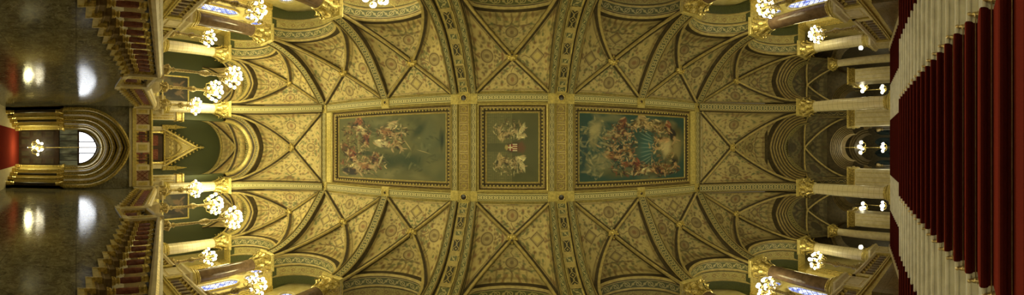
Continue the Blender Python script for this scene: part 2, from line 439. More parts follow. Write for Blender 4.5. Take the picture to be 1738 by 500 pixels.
# ------------------------------------------------------------------ ribs and ceiling beams
def rib_sec(w, d=.20, e=.055):
    h = w / 2
    L = [(-h - .05, -.03), (-h, .10), (-h, d), (-h + e * .3, d + .035), (-h + e * .5, d), (-h + e * .62, d - .02), (-h + e * .75, d + .012), (-h + e, d + .015), (-h + e + .018, d - .03)]
    return L + [(-x, y) for x, y in L[::-1]]
RIBM = [0, 0, 1, 1, 0, 0, 1, 0, 2, 0, 1, 0, 0, 1, 1, 0, 0]
def yrib(x, w, sy, pm, both=None):
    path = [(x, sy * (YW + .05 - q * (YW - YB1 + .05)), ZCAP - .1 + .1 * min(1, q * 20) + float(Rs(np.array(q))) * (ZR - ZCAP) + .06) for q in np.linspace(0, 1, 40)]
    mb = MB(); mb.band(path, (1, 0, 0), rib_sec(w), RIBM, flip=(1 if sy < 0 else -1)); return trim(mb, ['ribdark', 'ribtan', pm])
def fix(sy): return 1
for sy in (-1, 1):
    for x in RB: yrib(x, .48, sy, 'band_green')
    for x0, x1 in WB:
        yrib(x0 + .19, .34, sy, 'band_scroll'); yrib(x1 - .19, .34, sy, 'band_scroll')
        # middle panelled strip: recessed, with framed niches
        xm = (x0 + x1) / 2
        path = [(xm, sy * (YW + .05 - q * (YW - YB1 + .05)), ZCAP + float(Rs(np.array(q))) * (ZR - ZCAP) + .06) for q in np.linspace(0, 1, 40)]
        mb = MB(); fl = (1 if sy < 0 else -1)
        mb.band(path, (1, 0, 0), [(-.33, .05), (-.24, .08), (-.20, .05), (.20, .05), (.24, .08), (.33, .05)], [0, 1, 2, 1, 0], flip=fl)
        for a, b, m in ((3, 9, 3), (10, 13, 2), (14, 20, 3), (21, 24, 2), (25, 31, 3), (32, 35, 2)):
            mb.band(path[a:b + 1], (1, 0, 0), [(-.17, .06), (-.15, .10), (.15, .10), (.17, .06)], [1, m, 1], flip=fl)
            for q in (a, b): mb.band(path[q:q + 2], (1, 0, 0), [(-.22, .07), (-.22, .10), (.22, .10), (.22, .07)], [4, 4, 4], flip=fl)
        trim(mb, ['ribdark', 'gold_soft', 'band_scroll', 'band_dark', 'ribtan'])
# longitudinal ribs running down to the end columns
for sy in (-1, 1):
    yc = sy * (YB0 + YB1) / 2
    for e, (xs, xe, yend) in enumerate(((XCL - .1, XL - .05, sy * 2.36), (XCR + .1, XR + .02, sy * 2.36))):
        path = [(xe + (xs - xe) * q, yend + (yc - yend) * q, ZCAP - .05 + float(Rs(np.array(q))) * (ZR - ZCAP) + .06) for q in np.linspace(0, 1, 36)]
        mb = MB(); mb.band(path, (0, 1, 0), rib_sec(.50), RIBM, flip=(-1 if e == 0 else 1)); trim(mb, ['ribdark', 'ribtan', 'band_green' if e else 'band_gold'])
# flat beam grid
def beamx(x0, x1, y0, y1, panel='band_gold', z=ZC):
    mb = MB(); w = abs(y1 - y0); yc = (y0 + y1) / 2
    mb.band([(x0, yc, z + .12), (x1, yc, z + .12)], (0, 1, 0), rib_sec(w - .02, .12, .11), RIBM, flip=-1); return trim(mb, ['ribdark', 'gold_soft', panel])
def beamy(x0, x1, y0, y1, panel='band_gold2', z=ZC):
    mb = MB(); w = abs(x1 - x0); xc = (x0 + x1) / 2
    mb.band([(xc, y0, z + .12), (xc, y1, z + .12)], (1, 0, 0), rib_sec(w - .02, .12, .06), RIBM, flip=1); return trim(mb, ['ribdark', 'gold_soft', panel])
xcells = [(-10.88, -7.09), (-6.65, -3.30), (-1.98, 1.41), (2.70, 6.03), (6.47, 9.71)]
for sy in (-1, 1):
    for a, b in xcells: beamx(a, b, sy * YB0, sy * YB1)
    for x in RB[1:3]: # crossing blocks
        pass
for x in (XCL, XCR): beamy(x - .2, x + .2, -YB0, YB0)
for x0, x1 in WB:
    beamy(x0, x0 + .38, -YB0, YB0); beamy(x1 - .38, x1, -YB0, YB0); 
    mb = MB(); mb.band([(0.5 * (x0 + x1), -YB0, ZC + .06), (0.5 * (x0 + x1), YB0, ZC + .06)], (1, 0, 0), [(-.28, .0), (-.25, .03), (-.22, 0), (.22, 0), (.25, .03), (.28, 0)], [0, 0, 1, 0, 0], flip=1)
    for k in range(9):
        y = -YB0 + .24 + k * .47
        mb.box((x0 + x1) / 2 - .2, (x0 + x1) / 2 + .2, y - .19, y - .17, ZC + .02, ZC + .06, 0); mb.box((x0 + x1) / 2 - .2, (x0 + x1) / 2 + .2, y + .17, y + .19, ZC + .02, ZC + .06, 0)
        mb.lathe([(.15, 0), (.13, -.03), (.10, 0)], 12, ((x0 + x1) / 2, y, ZC + .05), 0)
    trim(mb, ['gold_soft', 'gold_dark'])
# crossing blocks with dark oculus bosses
def block(x0, x1, y, r):
    mb = MB(); w = abs(YB1 - YB0) / 2
    mb.box(x0, x1, y - w, y + w, ZC + .0, ZC + .3, 0)
    cx = (x0 + x1) / 2
    for a, b in ((.95, .86), (.70, .64)):
        s = min((x1 - x0) / 2, w)
        for q in (-1, 1):
            mb.box(cx - s * a, cx + s * a, y + q * s * a - .015, y + q * s * a + .015, ZC - .03, ZC + .02, 0); mb.box(cx + q * s * a - .015, cx + q * s * a + .015, y - s * a, y + s * a, ZC - .03, ZC + .02, 0)
    o = trim(mb, ['gold_soft'])
    return cx
for sy, nm in ((-1, 'upper'), (1, 'lower')):
    y = sy * (YB0 + YB1) / 2
    for j, (x0, x1) in enumerate([(XCL - .22, XCL + .22), (-7.09, -6.65), WB[0], WB[1], (6.03, 6.47), (XCR - .22, XCR + .22)]):
        cx = block(x0, x1, y, .1); big = j in (2, 3)
        b = MB(); r = .13 if big else .07
        b.lathe([(r * 1.5, .02), (r * 1.45, -.04), (r * 1.1, -.06), (r, -.02)], 16, (0, 0, 0), 0); b.lathe([(r, -.02), (r * .5, -.03), (0, -.05)], 16, (0, 0, 0), 1)
        o = b.build('ceiling_rosette', ['gold', 'black'], smooth=True, loc=(cx, y, ZC))
        tag(o, '%s dark-centred ceiling rosette, %s from the left on the %s long beam' % ('large' if big else 'small', ORD[j], nm), 'rosette', 'rosettes on the ceiling beam crossings')

# ------------------------------------------------------------------ ceiling paintings (generic allegorical stand-ins, painted as vertex colour)
def srgb(c): return tuple(((x / 255) / 12.92 if x / 255 <= .04045 else ((x / 255 + .055) / 1.055) ** 2.4) for x in c)
class Canvas:
    def __init__(s, w, h, x0, x1, y0, y1):
        s.X, s.Y = np.meshgrid(np.linspace(x0, x1, w), np.linspace(y0, y1, h), indexing='ij'); s.c = np.zeros((w, h, 3))
    def fill(s, col): s.c[:] = srgb(col)
    def blob(s, x, y, rx, ry, ang, col, k=.9, soft=.5):
        a = math.radians(ang); R = max(rx, ry) * 1.25; xs, ys = s.X[:, 0], s.Y[0]
        i0, i1 = np.searchsorted(xs, (x - R, x + R)); j0, j1 = np.searchsorted(ys, (y - R, y + R))
        if i1 <= i0 or j1 <= j0: return
        X, Y = s.X[i0:i1, j0:j1], s.Y[i0:i1, j0:j1]; dx, dy = X - x, Y - y
        u = (dx * math.cos(a) + dy * math.sin(a)) / rx; v = (-dx * math.sin(a) + dy * math.cos(a)) / ry
        d = np.hypot(u, v) + .10 * np.sin(u * 5 + v * 3 + x); m = np.clip((1 - d) / soft, 0, 1)[..., None] * k
        s.c[i0:i1, j0:j1] = s.c[i0:i1, j0:j1] * (1 - m) + np.array(srgb(col)) * m
    def figure(s, x, y, ang, sc, skin, cloth, rnd):
        sc *= 1.55
        a = math.radians(ang); ca, sa = math.cos(a), math.sin(a)
        def at(u, v): return x + (u * ca - v * sa) * sc, y + (u * sa + v * ca) * sc
        dk = tuple(int(q * .5) for q in cloth); hl = tuple(min(255, int(q * 1.25)) for q in cloth)
        for (u, v, rx, ry, g, col) in ((-3, 1, 7, 4.5, 20, dk), (-4, 0, 6, 3.4, -10, cloth), (-9, 2, 6, 2.2, 35, cloth), (-8, -2, 5, 1.5, -20, hl),
                                       (1, 0, 4, 2.6, 0, skin), (5, 3, 4.2, 1.1, 50, skin), (4, -3.5, 4, 1.0, -55, skin), (-11, 3, 4, 1.2, 25, skin),
                                       (6, 0, 1.7, 1.5, 0, skin), (6.8, .2, 1.5, 1.2, 0, tuple(int(q * .45) for q in skin)), (-5, -2.6, 4, .7, -25, dk), (-2, 2.8, 4, .7, 25, dk)):
            px, py = at(u, v); s.blob(px, py, rx * sc, ry * sc, ang + g + rnd.uniform(-8, 8), col, .88, .45)
def clouds(cv, cols, n, seed, rng_s=(12, 34)):
    r = random.Random(seed); xs = (cv.X.min(), cv.X.max()); ys = (cv.Y.min(), cv.Y.max())
    for _ in range(n): cv.blob(r.uniform(*xs), r.uniform(*ys), r.uniform(*rng_s), r.uniform(6, 16), r.uniform(-60, 60), r.choice(cols), .55, .9)
SK = (176, 140, 92); r_ = random.Random(5)
def daubs(cv, x, y, rx, ry, n, cols, seed, sc=1.0, k=.7):
    """loose brushwork filling an elliptical region"""
    r = random.Random(seed)
    for _ in range(n):
        a = r.uniform(0, 2 * PI); q = math.sqrt(r.random()); c = r.choice(cols); f = r.uniform(.75, 1.2)
        cv.blob(x + rx * q * math.cos(a), y + ry * q * math.sin(a), r.uniform(1.5, 7) * sc, r.uniform(.7, 2.2) * sc, r.uniform(0, 180), tuple(min(255, int(t * f)) for t in c), k, .5)
cv1 = Canvas(300, 210, 572, 763, 186, 314); cv1.fill((104, 100, 56))
clouds(cv1, [(84, 92, 60), (118, 112, 64), (72, 80, 48), (128, 120, 74)], 40, 1)
for (x, y, rx, ry, g, c) in ((590, 230, 16, 40, 0, (126, 112, 58)), (600, 200, 14, 8, 0, (88, 74, 40)), (622, 215, 3, 26, 0, (70, 62, 36)), (612, 240, 3, 30, 0, (150, 136, 84)), (700, 275, 40, 26, 0, (52, 66, 44)), (668, 278, 26, 22, 10, (50, 62, 40)),
                             (735, 235, 22, 55, 0, (92, 98, 66)), (720, 215, 14, 26, 20, (50, 62, 44)), (757, 235, 5, 26, 0, (40, 48, 34)), (650, 200, 22, 10, 0, (120, 116, 76)), (745, 290, 18, 20, 0, (112, 108, 62)), (700, 300, 20, 6, 0, (96, 94, 54))):
    cv1.blob(x, y, rx, ry, g, c, .75, .8)
for (x, y, g, sc, cl) in ((616, 206, 80, 1.1, (150, 70, 40)), (622, 222, 60, 1.1, (176, 160, 110)), (626, 240, 100, 1.0, (120, 50, 34)), (664, 214, 150, 1.25, (186, 168, 116)), (676, 224, 30, 1.2, (150, 90, 50)), (668, 245, 20, 1.3, (190, 176, 130)), (690, 250, 60, .9, (140, 110, 60)),
                          (592, 262, 60, 1.3, (110, 62, 36)), (604, 276, 70, 1.3, (120, 56, 36)), (618, 286, -20, 1.4, (180, 160, 104)), (636, 290, 10, 1.2, (150, 92, 46)), (646, 282, 90, 1.1, (126, 70, 40)), (606, 300, 0, 1.3, (70, 52, 34))):
    cv1.figure(x, y, g, sc, SK, cl, r_)
BR = [(120, 70, 40), (88, 56, 32), (150, 110, 66), (180, 152, 104), (60, 44, 26), (134, 60, 40)]
daubs(cv1, 610, 222, 28, 34, 150, BR, 1); daubs(cv1, 620, 282, 46, 28, 200, BR + [(170, 140, 92)], 2); daubs(cv1, 674, 226, 30, 24, 130, BR + [(190, 170, 120), (176, 140, 92)], 3, .9)
daubs(cv1, 668, 250, 90, 60, 160, [(74, 82, 52), (96, 98, 58), (120, 116, 72)], 4, 1.4, .4); daubs(cv1, 590, 250, 16, 60, 60, [(130, 114, 60), (76, 64, 36)], 5)
cv1.blob(702, 245, 14, 1.2, 60, (170, 150, 96), .8); cv1.blob(728, 258, 14, 1.0, 20, (164, 142, 90), .8); cv1.blob(655, 275, 2, 14, 20, (178, 160, 110), .8)
cv2 = Canvas(190, 210, 818, 920, 186, 314); cv2.fill((96, 92, 48))
clouds(cv2, [(104, 100, 54), (88, 84, 42), (98, 90, 46)], 16, 2)
la = (np.sin((cv2.X + cv2.Y) * 1.9) * np.sin((cv2.X - cv2.Y) * 1.9) > .35) & (cv2.X < 868) & (np.abs(cv2.Y - 250) > 8 + 0 * cv2.X)
cv2.c[la] = cv2.c[la] * .45 + np.array(srgb((170, 156, 84))) * .55
for sy in (-1, 1):
    for (x, y, g, sc, cl) in ((846, 30, 100, .95, (150, 130, 70)), (862, 26, 20, .95, (160, 130, 74)), (880, 28, 150, 1.0, (186, 172, 112)), (890, 32, 60, .9, (190, 176, 120))):
        cv2.figure(x - 3, 250 + sy * y, sy * g, sc, (182, 150, 96), cl, r_)
    cv2.blob(888, 250 + sy * 34, 5, 14, sy * -25, (198, 184, 124), .9)
for sy in (-1, 1): daubs(cv2, 862, 250 + sy * 34, 32, 18, 150, [(160, 136, 80), (190, 176, 120), (120, 90, 50), (176, 140, 90), (96, 80, 42)], 8, .8, .6)
cv2.blob(872, 250, 18, 12, 0, (92, 46, 30), .9); cv2.blob(886, 250, 10, 13, 0, (120, 72, 40), .9)
sh = (np.abs(cv2.X - 869) < 9) & (np.abs(cv2.Y - 250) < 7 - .25 * np.maximum(0, 869 - cv2.X))
st = sh & (np.floor((cv2.Y - 243) / 2).astype(int) % 2 == 0); cv2.c[sh] = srgb((140, 34, 24)); cv2.c[st & (cv2.X > 869)] = srgb((196, 186, 150))
cr = sh & (cv2.X < 869) & ((np.abs(cv2.Y - 250) < 1.2) | (np.abs(cv2.X - 864) < 1)); cv2.c[cr] = srgb((200, 190, 150))
cv2.blob(857, 250, 4, 6, 0, (176, 150, 60), .95)
cv3 = Canvas(300, 210, 978, 1166, 186, 314); cv3.fill((56, 84, 78))
clouds(cv3, [(74, 98, 86), (104, 110, 82), (60, 82, 70), (140, 130, 88)], 30, 3)
for (x, y, rx, ry, g, c) in ((984, 250, 12, 66, 0, (38, 74, 78)), (1004, 215, 14, 22, 20, (140, 124, 72)), (1000, 236, 8, 24, 0, (150, 136, 84)), (1024, 196, 26, 8, 0, (116, 116, 80)), (1012, 280, 26, 26, 40, (136, 128, 86)), (1040, 300, 40, 12, 0, (96, 92, 54)),
                             (1140, 250, 34, 52, 0, (128, 112, 58)), (1120, 205, 34, 14, 0, (126, 104, 54)), (1116, 296, 40, 14, 0, (92, 74, 36)), (1092, 250, 22, 36, 0, (52, 104, 104)), (1152, 215, 10, 16, 0, (96, 84, 48)), (1135, 250, 12, 22, 0, (168, 146, 88)), (1125, 290, 20, 12, 0, (110, 92, 50))):
    cv3.blob(x, y, rx, ry, g, c, .85, .7)
for k in range(-4, 5): cv3.blob(1094 - abs(k), 250 + k * 7.5, 17, 1.6, 10 * -k, (110, 142, 128), .75, .6)
for (x, y, g, sc, cl) in ((1044, 212, 120, 1.1, (120, 56, 34)), (1054, 222, 40, 1.1, (110, 60, 40)), (1038, 228, 0, 1.1, (130, 120, 84)), (1028, 246, 10, 1.1, (80, 92, 80)), (1046, 256, 150, 1.0, (70, 88, 80)), (1040, 268, 20, 1.2, (150, 96, 44)), (1062, 262, 60, .9, (160, 120, 60)), (1064, 282, 0, .9, (140, 70, 44)), (1076, 292, 80, 1.1, (136, 52, 34)),
                          (1072, 206, 130, 1.1, (176, 150, 92)), (1090, 200, 60, 1.0, (170, 138, 84)), (1108, 208, 20, 1.1, (180, 150, 86)), (1116, 236, 180, 1.0, (186, 120, 60)), (1112, 252, 170, .9, (190, 160, 96)), (1146, 230, 70, 1.1, (60, 30, 26)), (1148, 284, 90, 1.0, (48, 40, 26)), (1100, 296, 0, 1.0, (190, 176, 120)), (1122, 298, 30, 1.0, (100, 66, 36)), (1134, 212, 90, .9, (150, 66, 40))):
    cv3.figure(x, y, g, sc, (190, 142, 88), cl, r_)
daubs(cv3, 1046, 240, 28, 40, 220, BR + [(70, 88, 80), (180, 150, 98)], 11); daubs(cv3, 1095, 206, 44, 14, 130, [(176, 150, 92), (120, 84, 44), (190, 166, 110), (90, 60, 34)], 12)
daubs(cv3, 1120, 250, 24, 50, 150, [(176, 150, 92), (150, 96, 52), (130, 112, 62), (92, 64, 38)], 13); daubs(cv3, 1110, 296, 50, 14, 120, BR, 14); daubs(cv3, 1060, 288, 34, 18, 90, BR + [(120, 112, 74)], 15)
daubs(cv3, 1002, 250, 26, 60, 220, [(150, 140, 92), (110, 116, 86), (72, 96, 84), (164, 150, 100)], 16, 1.4, .45)
cv3.blob(1128, 250, 13, 24, 0, (196, 176, 116), .8, .7); cv3.blob(1003, 214, 13, 18, 10, (172, 158, 104), .7, .7); cv3.blob(1150, 252, 10, 34, 0, (160, 142, 86), .6, .7)
cv1.blob(592, 300, 18, 9, 0, (46, 36, 22), .7); cv1.blob(628, 262, 18, 6, 10, (54, 62, 40), .7)
def painting(cv, x0, x1, hy, label, dark=.92):
    g = cv.c.mean(2, keepdims=True); cv.c = (cv.c * .58 + g * np.array((1.16, 1.02, .58)) * .42); mn = cv.c.mean((0, 1)); cv.c = np.clip((cv.c - mn) * 1.45 + mn * np.array((1.0, 1.04, .85)), .004, 1)
    e = empty('ceiling_painting', label, 'painting', ((x0 + x1) / 2, 0, ZC + .3), 'framed paintings down the centre of the ceiling')
    cx = (x0 + x1) / 2; n, m = cv.X.shape
    U, V = np.meshgrid(np.linspace(x0 - cx, x1 - cx, n), np.linspace(-hy, hy, m), indexing='ij')
    grid_mesh('picture', np.dstack([U, V, U * 0]), cv.c * dark, 'fresco', e)
    # frame: coved moulding with egg-and-dart, mitred loop
    mb = MB(); hx = (x1 - x0) / 2
    secs = [(0, -.01), (.03, -.05), (.07, -.05), (.09, -.02), (.11, -.02), (.15, -.11), (.22, -.11), (.24, -.16), (.30, -.17), (.34, -.14), (.38, -.22), (.44, -.26)]
    mm = [1, 0, 1, 2, 2, 2, 1, 0, 2, 0, 1]
    for k in range(len(secs) - 1):
        (o1, z1), (o2, z2) = secs[k], secs[k + 1]
        a = [(-hx - o1, -hy - o1, z1), (hx + o1, -hy - o1, z1), (hx + o1, hy + o1, z1), (-hx - o1, hy + o1, z1)]
        b = [(-hx - o2, -hy - o2, z2), (hx + o2, -hy - o2, z2), (hx + o2, hy + o2, z2), (-hx - o2, hy + o2, z2)]
        for i in range(4): mb.quad([a[i], a[(i + 1) % 4], b[(i + 1) % 4], b[i]], mm[k], [(0, 0), (2 * hx, 0), (2 * hx, 1), (0, 1)])
    eg = mb; d = .185
    def egg(x, y): eg.lathe([(0, -.05), (.035, -.035), (.05, 0), (.035, .03)], 6, (x, y, -.11), 1)
    nx = int(2 * (hx + d) / .17); ny = int(2 * (hy + d) / .17)
    for i in range(nx + 1):
        for s in (-1, 1): egg(-hx - d + i * 2 * (hx + d) / nx, s * (hy + d))
    for i in range(1, ny):
        for s in (-1, 1): egg(s * (hx + d), -hy - d + i * 2 * (hy + d) / ny)
    mb.build('frame', ['gold_dark', 'gold_soft', 'ribdark'], e)
    return e
painting(cv1, -10.10, -3.62, 1.72, 'left ceiling painting of crowded figures against a dim green sky')
painting(cv2, -1.98 + .44, 1.41 - .44, 1.68, 'small middle ceiling painting of winged figures around a red shield')
painting(cv3, 3.02, 9.12, 1.72, 'right ceiling painting of figures in a blue sky with radiating rays')

# ceiling field behind frames
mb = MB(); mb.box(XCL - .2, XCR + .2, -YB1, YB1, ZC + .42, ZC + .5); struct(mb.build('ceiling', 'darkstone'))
mb = MB()
for (a, b) in ((XCL + .2, -10.55), (9.4, XCR - .2)): mb.box(a, b, -YB0, YB0, ZC + .02, ZC + .4)
trim(mb, ['gold_soft'])

# ------------------------------------------------------------------ columns
def capital_mb(r, h, ab, m=0):
    """gilded foliate capital, base at z=0"""
    mb = MB(); mb.lathe([(r * 1.0, 0), (r * 1.12, .03), (r * 1.0, .06), (r * 1.02, h * .4), (r * 1.25, h * .75), (r * 1.45, h * .84)], 20, m=m)
    for row, (zz, hh, rr, n, off) in enumerate(((.05, h * .40, 1.05, 8, 0), (.08 + h * .25, h * .42, 1.12, 8, .5))):
        for k in range(n):
            a = 2 * PI * (k + off) / n; ca, sa = math.cos(a), math.sin(a); w = r * .30
            pts = [(r * rr, zz, w * .6), (r * rr * 1.12, zz + hh * .5, w), (r * rr * 1.38, zz + hh * .85, w * .95), (r * rr * 1.66, zz + hh * .95, w * .6), (r * rr * 1.74, zz + hh * .75, w * .25)]
            for (r1, z1, w1), (r2, z2, w2) in zip(pts, pts[1:]):
                mb.quad([(r1 * ca + w1 * sa, r1 * sa - w1 * ca, z1), ((r1 + .03) * ca, (r1 + .03) * sa, z1), ((r2 + .03) * ca, (r2 + .03) * sa, z2), (r2 * ca + w2 * sa, r2 * sa - w2 * ca, z2)], m)
                mb.quad([((r1 + .03) * ca, (r1 + .03) * sa, z1), (r1 * ca - w1 * sa, r1 * sa + w1 * ca, z1), (r2 * ca - w2 * sa, r2 * sa + w2 * ca, z2), ((r2 + .03) * ca, (r2 + .03) * sa, z2)], m)
    for k in range(4):
        a = PI / 4 + k * PI / 2; R = r * 1.75
        mb.tube([((R + .04 * math.cos(t)) * math.cos(a), (R + .04 * math.cos(t)) * math.sin(a), h * .70 + .07 * math.sin(t)) for t in np.linspace(0, 5.5, 9)], .035, 5, m)
    z = h * .84
    mb.lathe([(0, z), (ab * .93, z), (ab * .93, z + h * .04), (ab, z + h * .07), (ab, z + h * .12), (ab * 1.04, z + h * .16), (0, z + h * .16)], 4, m=m + 1, sq=True)
    return mb
_cache = {}
def column(x, y, zb, ztop, r, shaft, label, ped=0, group='columns around the hall', caph=1.0, ab=None):
    e = empty('marble_column', label, 'column', (x, y, zb), group)
    key = (round(ztop - zb, 2), r, shaft, ped)
    if key in _cache:
        for ch in _cache[key].children:
            c = ch.copy(); C.objects.link(c); c.parent = e
        return e
    H = ztop - zb; ab = ab or r * 1.45
    if ped:
        mb = MB(); mb.lathe([(0, 0), (.58, 0), (.58, .18), (.52, .24), (.46, .26), (.46, ped - .26), (.50, ped - .2), (.56, ped - .12), (.56, ped - .02), (0, ped)], 4, sq=True); 
        for q in range(4):
            a = q * PI / 2; ca, sa = math.cos(a), math.sin(a)
            def P(u, v, d): return (d * ca - u * sa, d * sa + u * ca, v)
            for (u0, u1, v0, v1) in ((-.34, .34, .36, .40), (-.34, .34, ped - .40, ped - .36), (-.34, -.30, .36, ped - .36), (.30, .34, .36, ped - .36)):
                mb.quad([P(u0, v0, .475), P(u1, v0, .475), P(u1, v1, .475), P(u0, v1, .475)], 1)
        mb.build('pedestal', ['cream', 'gold'], e)
    mb = MB(); mb.lathe([(r * 1.5, ped), (r * 1.5, ped + .10)], 4, sq=True); mb.lathe([(0, ped + .1), (r * 1.42, ped + .10), (r * 1.5, ped + .15), (r * 1.42, ped + .20), (r * 1.12, ped + .23), (r * 1.12, ped + .27), (r * 1.25, ped + .31), (r * 1.12, ped + .36), (r, ped + .38)], 20)
    mb.build('base', 'gold_soft', e)
    mb = MB(); z0, z1 = ped + .36, H - caph + .03
    mb.lathe([(r, z0 + (z1 - z0) * t) if t < .3 else (r * (1 - .12 * (t - .3) / .7), z0 + (z1 - z0) * t) for t in np.linspace(0, 1, 14)], 28)
    mb.lathe([(r * 1.0, z0 + .02), (r * 1.08, z0 + .06), (r, z0 + .1)], 20, m=1); 
    mb.build('shaft', [shaft, 'gold'], e, smooth=True)
    cp = capital_mb(r * .92, caph, ab).build('capital', ['gold', 'gold_soft'], e); cp.location = (0, 0, H - caph)
    _cache[key] = e
    return e
ZG = 3.30   # gallery floor
XS = [-15.1, -11.1, -6.95, -2.65, 2.05, 6.3, 10.05, 14.15]
SN = ['left corner', 'second from left', 'third from left', 'fourth from left', 'fourth from right', 'third from right', 'second from right', 'right corner']
for sy in (-1, 1):
    for i, x in enumerate(XS):
        sh = 'ivory' if i in (0, 7) else 'brown'
        column(x, sy * 6.02, ZG, ZCAP + .02, .34, sh, '%s column on a pedestal, %s of the %s row' % ('ivory tiled marble' if sh == 'ivory' else 'polished brown marble', SN[i], uh(sy)), ped=1.35, group='columns of the two side arcades')
    column(-15.1, sy * 2.36, ZG - .2, ZCAP + .02, .33, 'ivory', 'ivory marble column beside the gabled doorway, %s one' % uh(sy), ped=1.6, group='columns beside the left end bay')
    column(14.05, sy * 2.36, 3.44, ZCAP + .02, .34, 'ivory', 'ivory tiled column at the stair head on the right, %s' % half(sy), group='columns at the head of the stairs')

# ------------------------------------------------------------------ side arcade arches, soffits, outer walls
def archring(path2d, org, ax, depth_dir, sec, ms, flip=1):
    """path2d (s,z) ; ax 'x' or 'y' plane; org (x,y,z) of centre at spring"""
    if ax == 'x': P = [(org[0] + s, org[1], org[2] + z) for s, z in path2d]; side = (0, depth_dir, 0)
    else: P = [(org[0], org[1] + s, org[2] + z) for s, z in path2d]; side = (depth_dir, 0, 0)
    mb = MB(); mb.band(P, side, sec, ms, flip); return mb
YO = 7.75  # outer wall
for sy in (-1, 1):
    for i, (x0, x1) in enumerate(BAYS):
        a, b = XS[i] + .28, XS[i + 1] - .28; hw = (b - a) / 2; cx = (a + b) / 2
        fl = 1 if sy < 0 else -1
        # outward normal points up from the arch: positive = towards the centre of the arch
        sec = [(-.06, -.30), (-.06, -.02), (-.02, .04), (.03, .07), (.07, .03), (.10, .05), (.52, .05), (.56, .09), (.62, .05), (.70, -.02), (1.15, -.02), (1.2, .04), (1.27, .0), (1.80, -.02)]
        ms = [0, 1, 1, 1, 0, 2, 1, 1, 0, 3, 1, 1, 4]
        mb = archring(arch(hw, HARCH - .18, 28), (cx, sy * YW, ZCAP), 'x', sy, sec, ms, fl)
        trim(mb, ['ribdark', 'ribtan', 'band_scroll', 'band_cream', 'greenwall'])
        # impost block above the column, running back to the wall
    for i, x in enumerate(XS):
        mb = MB(); mb.box(x - .34, x + .34, sy * 5.72, sy * YO, ZCAP, ZCAP + .06, 1); mb.box(x - .30, x + .30, sy * 5.80, sy * YO, ZCAP + .06, ZCAP + 2.0, 0); trim(mb, ['greenwall', 'gold_soft'])
        # pilaster on the outer wall
        mb = MB(); mb.box(x - .36, x + .36, sy * (YO - .22), sy * YO, ZG, ZCAP - .5, 0)
        for q in (-.30, -.12, .10, .28): mb.box(x + q - .02, x + q + .02, sy * (YO - .27), sy * (YO - .2), ZG + .6, ZCAP - .8, 1)
        mb.box(x - .44, x + .44, sy * (YO - .32), sy * YO, ZCAP - .5, ZCAP, 1); trim(mb, ['yellow', 'gold'])
    nm = 'upper' if sy < 0 else 'lower'
    mb = MB(); mb.box(-18.4, 17.6, sy * YO, sy * (YO + .3), ZG - 7, 12.5, 0); struct(mb.build('wall_%s' % ('right' if sy < 0 else 'left'), 'yellow'))
    mb = MB(); mb.box(-18.4, 17.6, sy * 5.55, sy * YO, ZG - .35, ZG, 0); struct(mb.build('floor', 'cream'))
# outer windows with stained glass
wn = 0
for sy in (-1, 1):
    for i, (x0, x1) in enumerate(BAYS):
        if i == 3: continue
        cx = (XS[i] + XS[i + 1]) / 2; wn += 1
        z0 = 4.5; zs = 7.6; y = sy * (YO - .05); yf = sy * (YO - .09)
        mb = MB()
        for q in (-.5, .5): mb.quad([(cx + q - .34, y, z0), (cx + q + .34, y, z0)] + [(cx + q + s_, y, zs + z) for s_, z in arch(.34, .55, 12)[::-1]], 0)
        OC = ((-.62, 8.95), (.62, 8.95), (0, 9.75))
        for (u, z) in OC: mb.quad([(cx + u + .36 * math.cos(a), y, z + .36 * math.sin(a)) for a in np.linspace(0, 2 * PI, 20, endpoint=False)], 0)
        o = struct(mb.build('window_%d' % wn, 'stained'))
        mb = MB()
        for q in (-.5, .5):
            P = [(cx + q - .36, yf, z0)] + [(cx + q + s_, yf, zs + z) for s_, z in arch(.36, .58, 14)] + [(cx + q + .36, yf, z0)]
            mb.band(P, (0, sy, 0), [(.05, -.05), (-.06, -.05), (-.06, .0), (-.02, .04), (.05, .04)], [0, 1, 1, 0], 1 if sy < 0 else -1)
            mb.box(cx + q - .34, cx + q + .34, yf - .02, yf + .02, 6.0, 6.06)
        for (u, z) in OC: mb.band([(cx + u + .38 * math.cos(a), yf, z + .38 * math.sin(a)) for a in np.linspace(0, 2 * PI, 25)], (0, sy, 0), [(.05, -.05), (-.06, -.05), (-.06, .02), (.05, .06)], [0, 1, 0], 1)
        mb.box(cx - 1.1, cx + 1.1, sy * (YO - .25), sy * YO, z0 - .15, z0, 1)
        mb.build('window_frame', ['gold_soft', 'cream'], o)

